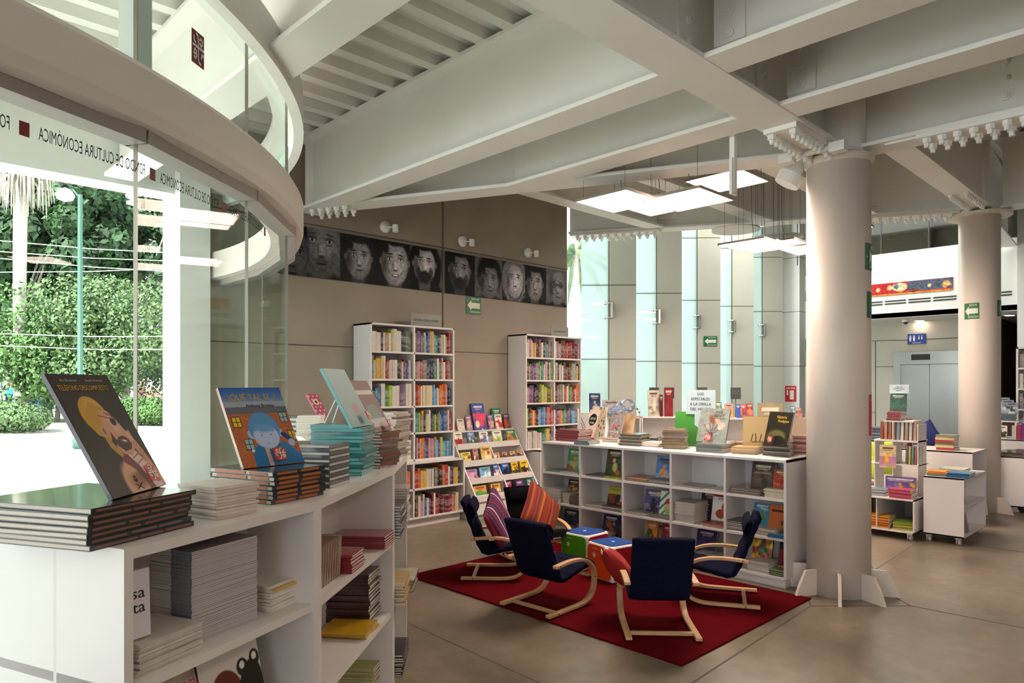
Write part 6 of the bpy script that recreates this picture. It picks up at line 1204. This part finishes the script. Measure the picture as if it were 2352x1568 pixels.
    pile('workbook', 'grey hardcover in the pile above the bright row', 12.6, 2.36, 1.12, .2, .2, 5, .02, ['#5a6a74'], -90, True); t = empty('shelf_riser', (12.55, 2.1, .861), 0, 'white riser behind the bright row', 'riser'); board(t, (0, 0, .24), (.3, .3, .258), 'tier'); board(t, (.02, .02, 0), (.28, .05, .24), 'leg'); board(t, (.02, .25, 0), (.28, .28, .24), 'leg')
    for k in range(3): standing('storybook', 'wedge shaped leaning book, %s above the bright row' % ['first', 'second', 'third'][k], (12.7, 2.3 - .05 * k, 1.225), -75, 22, .15, .26 - .04 * k, .02, easy_cover(60 + k, ['#8a9aa8', '#c8c8c8', '#5a4a4a']), '#7a8a94')
    # white media shelf at the frame edge
    s = empty('media_shelf', (13.2, 1.35, 0), 0, 'tall white media shelf of disc cases at the frame edge', 'bookcase')
    for a, b, n in [((0, 0, 0), (.4, .03, 2.25), 'side_panel'), ((0, .86, 0), (.4, .89, 2.25), 'side_panel'), ((0, 0, 2.22), (.4, .89, 2.25), 'top_panel'), ((.38, .03, 0), (.4, .86, 2.22), 'back_panel')] + [((0, .03, z), (.38, .86, z + .025), 'shelf_board') for z in (.3, .62, .94, 1.26, 1.58, 1.9)]: board(s, a, b, n)
    for r_, z in enumerate((.965, 1.285, 1.605, 1.925)): spine_row('media shelf at the frame edge', ['fourth', 'third', 'second', 'top'][r_] + ' row', Vector((13.21, 2.2, 0)), Vector((0, -1, 0)), Vector((1, 0, 0)), z, .5, ['ewpekewe', 'epwpeiee', 'wepekewi', 'eewpenwe'][r_], .26, 'disc_case')
    # low units between the low bookcase and the fins
    def unit(px0, px1, py, zt, d, label):
        a = onz((px0 + px1) / 2, py, zt); W = (px1 - px0) / FPX * d
        e = empty('display_unit', (a.x, a.y, 0), R(-45), label, 'bookcase'); 
        for p, q, n in [((-W / 2, 0, 0), (-W / 2 + .02, .35, zt), 'side_panel'), ((W / 2 - .02, 0, 0), (W / 2, .35, zt), 'side_panel'), ((-W / 2, 0, zt - .02), (W / 2, .35, zt), 'top_panel'), ((-W / 2, .34, 0), (W / 2, .35, zt), 'back_panel'), ((-W / 2, 0, zt - .36), (W / 2, .34, zt - .34), 'shelf_board'), ((-W / 2, 0, 0), (W / 2, .34, .08), 'plinth')]: board(e, p, q, n)
        return a, W
    def dsp(px, zt, d, hpx, wpx, cols, lab, tilt=14, rz=-45, seed=1):
        l = ray(px) * d; P = Vector((d * CA + l * SA, d * SA - l * CA, zt)); standing('storybook', lab, P, rz, tilt, wpx / FPX * d, hpx / FPX * d, .02, easy_cover(seed, cols), cols[0])
    zt = 1.18
    u = [(1395, 1472, 957.5, 'white unit carrying the wrapped gift toys behind the low bookcase'), (1474, 1640, 957, 'white unit with a green cloth strip behind the tan pile'), (1644, 1772, 960, 'white unit behind the flower book'), (1766, 1858, 960, 'white unit behind the column end of the low bookcase')]
    for a, b, y, lab in u: unit(a, b, y, zt, FPX * (EYE - zt) / (y - 885), lab)
    D1 = FPX * (EYE - zt) / 72 + .12
    dsp(1503, zt, D1, 62, 26, ['#b8b0a0', '#8a7a5a', '#c8c0b0'], 'pale face-out book under the first dark sign', seed=71); dsp(1536, zt, D1, 66, 20, ['#7a1f26', '#8a2a30'], 'tall red box book under the second dark sign', 2, seed=72); dsp(1519, zt, D1, 50, 8, ['#5a1c24', '#5a1c24'], 'thin dark red book beside the red box book', 2, seed=73)
    dsp(1366, zt, D1 + .2, 52, 26, ['#2c3a66', '#3a4a7a', '#c8b890'], 'navy poster book in a pale frame by the window', 2, seed=74); dsp(1405, zt, D1 - .2, 40, 40, ['#b0a8a0', '#8a90a8', '#c8b8b0'], 'pale busy face-out book behind the gift wrap', seed=75)
    for k, (px, h_, w_, cols) in enumerate(((1652, 38, 16, ['#5a7a6a', '#8a9a7a', '#a04a3a']), (1676, 34, 18, ['#c88a7a', '#d8a03a', '#a83c3a']), (1697, 32, 10, ['#2f4a9c', '#3a5ab0']), (1709, 32, 16, ['#a03c44', '#b86a4a', '#6a3a5a']), (1724, 34, 14, ['#8a3a3a', '#c87a5a']), (1780, 30, 22, ['#e0e0dc', '#d0d4d8']), (1787, 30, 18, ['#2c5aa0', '#4a7ac0', '#1c3a70']), (1823, 28, 12, ['#5a7a84', '#8aa0a4']), (1835, 24, 18, ['#8a5a5a', '#a87a6a'])))                                                                                                                                                                                                                                                        : dsp(px, zt, D1 - .5, h_, w_, cols, ['green', 'pink', 'royal blue', 'red and violet', 'brick red', 'white', 'bright blue', 'blue grey', 'rosy'][k] + ' face-out book standing on the far white units', seed=80 + k)
    for k, px in enumerate((1503, 1538, 1614, 1691)):
        d = D1 + (.1 if k < 3 else -.35); l = ray(px) * d; e = empty('table_sign', (d * CA + l * SA, d * SA - l * CA, zt), R(-45), 'small dark grey section sign, %s from the window gap' % ['first', 'second', 'third', 'fourth'][k], 'sign', 'small dark section signs')
        link('sign_post', MB().cyl((0, .03, 0), (0, .03, .3), .006), 'dark_grey', e); link('sign_plate', MB().box((-.075, .02, .27), (.075, .026, .44)), 'dark_grey', e); text('LITERATURA', .018, 'acrylic_grey', e, Matrix.Translation((0, .018, .38)) @ FRONT); text('INFANTIL', .018, 'acrylic_grey', e, Matrix.Translation((0, .018, .35)) @ FRONT)
    # blue foil-wrapped gift and a wire bead toy
    p = onz(1432, 945, 1.2); d = D1 - .15; l = ray(1420) * d; P = Vector((d * CA + l * SA, d * SA - l * CA, zt)); b = MB(); r = random.Random(5); vs = []; n = 14
    for i in range(8):
        for k in range(n): a = 2 * math.pi * k / n; rr = [.14, .17, .175, .16, .15, .12, .07, .02][i] * (1 + r.uniform(-.14, .14)); vs.append((rr * math.cos(a) * 1.2, rr * math.sin(a) * .7, .028 * i * (1 + r.uniform(-.1, .1))))
    b.add(vs, [(i * n + k, i * n + (k + 1) % n, i * n + n + (k + 1) % n, i * n + n + k) for i in range(7) for k in range(n)] + [tuple(range(7 * n, 8 * n))]); mat('foil', '#a9b6cc', .2, .5, var=.4, scale=30); g = link('wrapped_toy', b, 'foil', loc=P, rot=(0, 0, R(-45))); tag(g, 'silvery blue wrapped toy on the white unit by the window', 'gift')
    l = ray(1440) * d; Q = Vector((d * CA + l * SA, d * SA - l * CA, zt + .16)); b = MB(); n = 32
    vs = []
    for k in range(n):
        a = 2 * math.pi * k / n
        for rr, yy in ((.11, -.04), (.11, .04), (.095, .04), (.095, -.04)): vs.append((rr * math.cos(a), yy, rr * math.sin(a)))
    b.add(vs, [(4 * k + j, 4 * k + (j + 1) % 4, 4 * ((k + 1) % n) + (j + 1) % 4, 4 * ((k + 1) % n) + j) for k in range(n) for j in range(4)]); g = link('foil_ring', b, 'foil', loc=Q, rot=(0, 0, R(-20))); tag(g, 'round silvery blue ring standing behind the wrapped toy', 'toy')
    l = ray(1459) * d; P = Vector((d * CA + l * SA, d * SA - l * CA, zt)); e = empty('bead_toy', P, R(-45), 'small wire bead toy on the white unit next to the gift wrap', 'toy'); link('toy_base', MB().box((-.08, -.05, 0), (.08, .05, .015)), 'birch', e)
    link('wire_loop', MB().tube([(.07 * math.cos(R(t)), .02 * math.sin(R(t * 3)), .015 + .12 * math.sin(R(t))) for t in range(0, 181, 15)], .003, 6), 'wire', e); link('wire_loop', MB().tube([(.04 * math.cos(R(t)) - .02, .03, .015 + .17 * math.sin(R(t))) for t in range(0, 181, 15)], .003, 6), 'wire', e)
    for k, (x, z, m_) in enumerate(((.06, .07, 'red'), (-.05, .1, 'cube_orange'), (0, .135, 'yellow_ink'), (.03, .12, 'cube_blue'))): link('bead', MB().lathe([(.004, -.013), (.013, -.008), (.016, 0), (.013, .008), (.004, .013)], 10), m_, e, loc=(x, .0, z), smooth=True)
right_side()

# ------------------------------------------------------------ the street seen through the drum
def leafball(name, label, cat, blobs, nleaf, size, m, seed, parent=None, part=None):
    r = np.random.RandomState(seed); V = []; F = []; per = nleaf // len(blobs)
    for (x, y, z, rx, ry, rz) in blobs:
        u = r.randn(per, 3); u /= np.linalg.norm(u, axis=1)[:, None]; rad = r.uniform(.72, 1.05, per) ** .8; c = np.stack([x + u[:, 0] * rx * rad, y + u[:, 1] * ry * rad, z + u[:, 2] * rz * rad], 1)
        n = u + r.randn(per, 3) * .5; n /= np.linalg.norm(n, axis=1)[:, None]; a = np.cross(n, r.randn(per, 3)); a /= np.linalg.norm(a, axis=1)[:, None]; b = np.cross(n, a); s = size * r.uniform(.6, 1.3, per)[:, None]
        q = np.stack([c - a * s, c - b * s * .55, c + a * s, c + b * s * .55], 1).reshape(-1, 3); o = len(V) and sum(len(v) for v in V); V.append(q); F.append(np.arange(per * 4).reshape(-1, 4) + (o or 0))
    v = np.concatenate(V); f = np.concatenate(F); me = bpy.data.meshes.new(name); me.vertices.add(len(v)); me.vertices.foreach_set('co', v.ravel().astype('f')); me.loops.add(f.size); me.loops.foreach_set('vertex_index', f.ravel().astype('i'))
    me.polygons.add(len(f)); me.polygons.foreach_set('loop_start', (np.arange(len(f)) * 4).astype('i')); me.update(calc_edges=True); me.materials.append(M[m])
    o = bpy.data.objects.new(name, me); C.objects.link(o)
    if parent is not None: o.parent = parent
    else: tag(o, label, cat)
    return o
def wpt(px, d, z=0): l = ray(px) * d; return Vector((d * CA + l * SA, d * SA - l * CA, z))
def tree(px, d, h, crown, label, seed, m='leaf_dark', tr=.28, fork=3.0, nl=16000, leaf=.3):
    e = empty('street_tree', wpt(px, d, -.1), R(45.6 - 90), label, 'tree', 'trees across the street'); r = random.Random(seed); b = MB()
    b.tube([(0, 0, 0), (.1, 0, fork * .5), (0, 0, fork)], [tr, tr * .8, tr * .7], 10)
    for k in range(7):
        a = r.uniform(-1, 1) * crown * .6; b.tube([(0, 0, fork * .8), (a * .35, r.uniform(-.5, .5), fork + (h - fork) * .25), (a, r.uniform(-1, 1), fork + (h - fork) * .65)], [tr * .5, tr * .3, tr * .12], 7)
    link('trunk', b, 'bark', e, smooth=True)
    bl = []
    for k in range(26):
        x = r.uniform(-crown, crown); z = r.uniform(fork * .95, h - .6); f = math.sqrt(max(.12, 1 - (abs((z - (fork + h) / 2) / (h - fork) * 1.7)) ** 2)); rr = r.uniform(.8, 1.5); bl.append((x * f, r.uniform(-2, 2), z, rr * 1.3, rr, rr))
    leafball('crown', '', '', bl, nl, leaf, m, seed, e)
def street():
    tree(35, 40, 15, 6.5, 'big dense green tree behind the palm', 1, nl=20000); tree(250, 42, 15, 7.0, 'big dense green tree behind the green lamp post', 2, nl=22000); tree(430, 44, 14, 6.0, 'big green tree farthest along the street beside the white pillar', 3, nl=18000); tree(-180, 42, 14, 6.0, 'big green tree at the drum end of the street', 6, nl=9000)
    tree(285, 30, 5.9, 2.7, 'low spreading pale green tree with a bare forked trunk', 4, 'leaf_light', .2, 2.3, 26000, .09)
    tree(130, 31, 5.6, 1.5, 'small light green tree between the palm and the lamp post', 5, 'leaf_mid', .12, 2.0, 14000, .11)
    P = wpt(48, 31, -.1); e = empty('palm_tree', P, 0, 'tall palm with grey trunk and hanging dry fronds', 'tree')
    link('trunk', MB().tube([(0, 0, 0), (.03, 0, .4), (0, 0, 3), (-.05, 0, 6), (0, 0, 11.3)], [.42, .3, .28, .25, .28], 18), 'palm_bark', e, smooth=True)
    b = MB(); r = random.Random(2)
    for k in range(260):
        a = r.uniform(0, 6.28); rr = r.uniform(.3, 1.25); z = r.uniform(11.0, 12.8); b.tube([(rr * .5 * math.cos(a), rr * .5 * math.sin(a), z), (rr * math.cos(a), rr * math.sin(a), z - .5), (rr * 1.05 * math.cos(a), rr * 1.05 * math.sin(a), z - r.uniform(1, 1.9))], [.03, .05, .01], 4)
    link('dry_fronds', b, 'dry_frond', e)
    b = MB()
    for k in range(40):
        a = r.uniform(0, 6.28); el = r.uniform(-.2, 1); L_ = 2.4; pts = [(L_ * t * math.cos(a), L_ * t * math.sin(a), 13.2 + el * L_ * t - 1.4 * t * t) for t in (0, .35, .7, 1)]; b.tube(pts, [.05, .14, .1, .01], 4)
    link('fronds', b, 'leaf_mid', e)
    P = wpt(184, 19.5, -.1); e = empty('street_lamp', P, R(-44), 'tall green street lamp post standing at the kerb', 'street lamp'); link('pole', MB().tube([(0, 0, 0), (0, 0, .25), (0, 0, .3), (0, 0, 7.1)], [.2, .2, .075, .06], 14), 'pole_green', e, smooth=True)
    link('arm', MB().tube([(0, 0, 7.0), (-.2, 0, 7.25), (-.36, 0, 7.2)], .03, 8), 'pole_green', e); link('lamp_head', MB().lathe([(.02, .22), (.16, .16), (.24, .02), (.2, -.1), (.05, -.16)], 20), 'white_wall', e, loc=(-.42, 0, 7.08), smooth=True)
    # planted median, hedge, kerbs
    b = MB(); n = 30; P = wpt(-60, 24, -.12); struct(link('street_median', MB().lathe([(3.7, 0), (3.6, .16), (2.8, .24), (.1, .3)], 40), 'pavement', loc=P)); leafball('bush', 'round clipped pale green bush in front of the palm', 'bush', [(*wpt(30, 23, .55), 1.1, 1.0, .55), (*wpt(-40, 23, .6), 1.1, 1, .6)], 9000, .055, 'leaf_light', 11)
    a = wpt(150, 36); d = wpt(520, 27.5); 
    struct(link('street_pavement', MB().prism([(wpt(-500, 27)[0], wpt(-500, 27)[1]), (wpt(600, 25)[0], wpt(600, 25)[1]), (wpt(800, 60)[0], wpt(800, 60)[1]), (wpt(-700, 60)[0], wpt(-700, 60)[1])], -.12, .05), 'pavement'))
    a, d = wpt(290, 28), wpt(470, 27); bl = [((a + (d - a) * t).x, (a + (d - a) * t).y, .62, .5, .5, .55) for t in [k / 9 for k in range(10)]]; leafball('hedge', 'long clipped green hedge in front of the billboard', 'hedge', bl, 15000, .06, 'leaf_mid', 12)
    a, d = wpt(-500, 37), wpt(640, 37); dv = d - a; w_ = struct(link('wall_street', MB().box((0, 0, -.1), (dv.length, .3, 2.5)), 'street_wall', loc=a, rot=(0, 0, math.atan2(dv.y, dv.x))))
    rz = math.atan2(dv.y, dv.x)
    for k, (t_, z) in enumerate((('BRUAS', 1.55), ('DANSO', .95))):
        p = wpt(12, 36.8, z + .1); me = text(t_, .85, 'ink', w_, None, 'graffiti'); me.parent = None; me.matrix_world = Matrix.Translation(p) @ Matrix.Rotation(rz, 4, 'Z') @ FRONT @ Matrix.Rotation(R(4), 4, 'Z'); mw = me.matrix_world.copy(); me.parent = w_; me.matrix_parent_inverse = (Matrix.Translation(a) @ Matrix.Rotation(rz, 4, 'Z')).inverted(); me.matrix_world = mw
    s = Ras(120, 60, '#d8c8c4', 2.1); s.ell(1.3, .45, .9, .35, '#cf9f8c', -10, .6); s.ell(1.5, .3, .5, .25, '#8a7a78', 20, .6); s.ell(1.55, .16, .3, .1, '#5a4a48', 0, .5); s.line([(1.3, .8), (1.7, .72), (2.05, .85)], .06, '#b8c0c8'); s.ell(.5, .6, .4, .4, '#e0b8b0', 0, .6); s.rect(1.8, .88, 2.1, .96, '#3a3a40'); s.noise(.1, 6, 5)
    p = wpt(335, 36.3, .35); e = empty('billboard', p, rz, 'framed street billboard with a close-up of a face', 'billboard'); link('printed_panel', s.mesh('printed_panel', 3.9, 1.65, 'printed_matt'), parent=e, loc=(0, -.06, 0)); link('frame', MB().box((-2.0, -.05, -.05), (2.0, .05, 1.72)), 'white', e)
    text('ERAS', .26, 'white', e, Matrix.Translation((-.75, -.1, .32)) @ FRONT); link('caption_plate', MB().box((-1.15, -.085, .17), (-.35, -.07, .47)), 'ink', e)
    # wires
    for k, (y0, y1) in enumerate(((548, 585), (575, 602), (588, 628), (632, 612), (768, 772), (795, 803))):
        p, q = wpt(-120, 22, 0), wpt(470, 22 + 6, 0); p.z = EYE + (885 - y0 + 6) * 22 / FPX; q.z = EYE + (885 - y1) * 28 / FPX; mid = (p + q) / 2; mid.z -= .08
        o = link('power_line', MB().tube([p, mid, q], .014, 5), 'white_wall'); tag(o, 'pale power line crossing before the trees, %s from the top' % ['first', 'second', 'third', 'fourth', 'fifth', 'sixth'][k], 'wire', 'power lines')
    # neighbouring signs glimpsed by the white pillar
    p = wpt(421, 24, 0); e = empty('street_banner', p, R(-44), 'small red and blue banner hanging beside the white pillar', 'banner'); link('banner_top', MB().box((-.12, 0, 3.1), (.12, .02, 3.45)), 'red', e); link('banner_bottom', MB().box((-.12, 0, 2.8), (.12, .02, 3.1)), 'crate_blue', e); link('pole', MB().cyl((.14, 0, -.1), (.14, 0, 3.5), .03), 'wire', e)
    # two people waiting on the far pavement, a blue crate
    def person(px, d, pose, top, legs, label, s=1.0):
        P = wpt(px, d, .05); e = empty('person', P, R(-44), label, 'person')
        def skin_part(name, chains, m_):
            me = bpy.data.meshes.new(name); vs, es, rs = [], [], []
            for ch in chains:
                o = len(vs); 
                for (x, y, z, r_) in ch: vs.append((x * s, y * s, z * s)); rs.append(r_ * s)
                es += [(o + i, o + i + 1) for i in range(len(ch) - 1)]
            return me, vs, es, rs
        hip = .95 if pose == 'stand' else .5; b = MB()
        if pose == 'stand': L_ = [[(-.09, 0, .95), (-.11, -.02, .5), (-.12, .02, .07)], [(.09, 0, .95), (.14, -.04, .5), (.2, .03, .07)]]
        else: L_ = [[(-.09, 0, .5), (-.12, -.38, .52), (-.12, -.4, .07)], [(.09, 0, .5), (.12, -.38, .52), (.12, -.4, .07)]]
        body = MB().tube([(0, 0, hip - .05), (0, 0, hip + .1), (0, -.01, hip + .32), (0, 0, hip + .5), (0, 0, hip + .55)], [.15, .14, .18, .17, .06], 14).tube([(-.17, 0, hip + .48), (-.24, -.02, hip + .2), (-.2, -.12, hip)], [.055, .045, .035], 8).tube([(.17, 0, hip + .48), (.25, -.05, hip + .22), (.2, -.22, hip + .05)], [.055, .045, .035], 8); link('shirt', body, top, e, smooth=True)
        for ln in L_: link('trouser_leg', MB().tube(ln, [.09, .065, .05], 10), legs, e, smooth=True); link('shoe', MB().box((ln[-1][0] - .05, ln[-1][1] - .17, 0), (ln[-1][0] + .05, ln[-1][1] + .07, .08)), 'ink', e, bevel=.02)
        link('head', MB().tube([(0, 0, hip + .52), (0, 0, hip + .6), (0, -.01, hip + .66), (0, -.01, hip + .76), (0, 0, hip + .84)], [.05, .06, .09, .1, .05], 12), 'skin', e, smooth=True); link('hair', MB().tube([(0, .02, hip + .72), (0, .02, hip + .8), (0, .02, hip + .87)], [.1, .108, .06], 12), 'hair', e, smooth=True)
    person(110, 33, 'stand', 'shirt_red', 'trouser', 'person in a red top standing beside the blue crate across the street'); person(70, 33.5, 'sit', 'hair', 'trouser', 'dark haired person sitting behind the blue crate across the street'); person(27, 35, 'stand', 'shirt_teal', 'trouser', 'person in a turquoise shirt beyond the palm trunk', .98)
    p = wpt(88, 32.4, .05); e = empty('crate_stand', p, R(-44), 'blue crate on a low stand across the street', 'crate'); link('crate_box', MB().box((-.55, -.3, .5), (.55, .3, .95)), 'crate_blue', e, bevel=.02); link('stand', MB().box((-.5, -.25, 0), (-.42, .25, .5)).box((.42, -.25, 0), (.5, .25, .5)), 'wire', e)
    # greenery and a palm beyond the window gap
    e = empty('palm_tree', wpt(1322, 26, 0), 0, 'hazy palm seen through the window gap beside the fins', 'tree'); link('trunk', MB().tube([(0, 0, 0), (.1, 0, 3), (0, 0, 6.6)], [.16, .13, .12], 10), 'palm_bark', e, smooth=True); b = MB(); r = random.Random(8)
    for k in range(34):
        a = r.uniform(0, 6.28); el = r.uniform(-.5, 1); pts = [(1.7 * t * math.cos(a), 1.7 * t * math.sin(a), 6.6 + el * 1.5 * t - 1.2 * t * t) for t in (0, .35, .7, 1)]; b.tube(pts, [.03, .11, .08, .01], 4)
    link('fronds', b, 'leaf_light', e)
    leafball('bush', 'green bush outside the window gap beyond the red emblem', 'bush', [(*wpt(1325, 20, 1.4), .9, .9, 1.1), (*wpt(1340, 21, .7), 1, 1, .8)], 5000, .07, 'leaf_light', 21)
    struct(link('wall_outside', MB().box((-3, 0, 0), (4, .3, 2.6)), 'street_wall', loc=wpt(1325, 30), rot=(0, 0, R(-44))))
street()
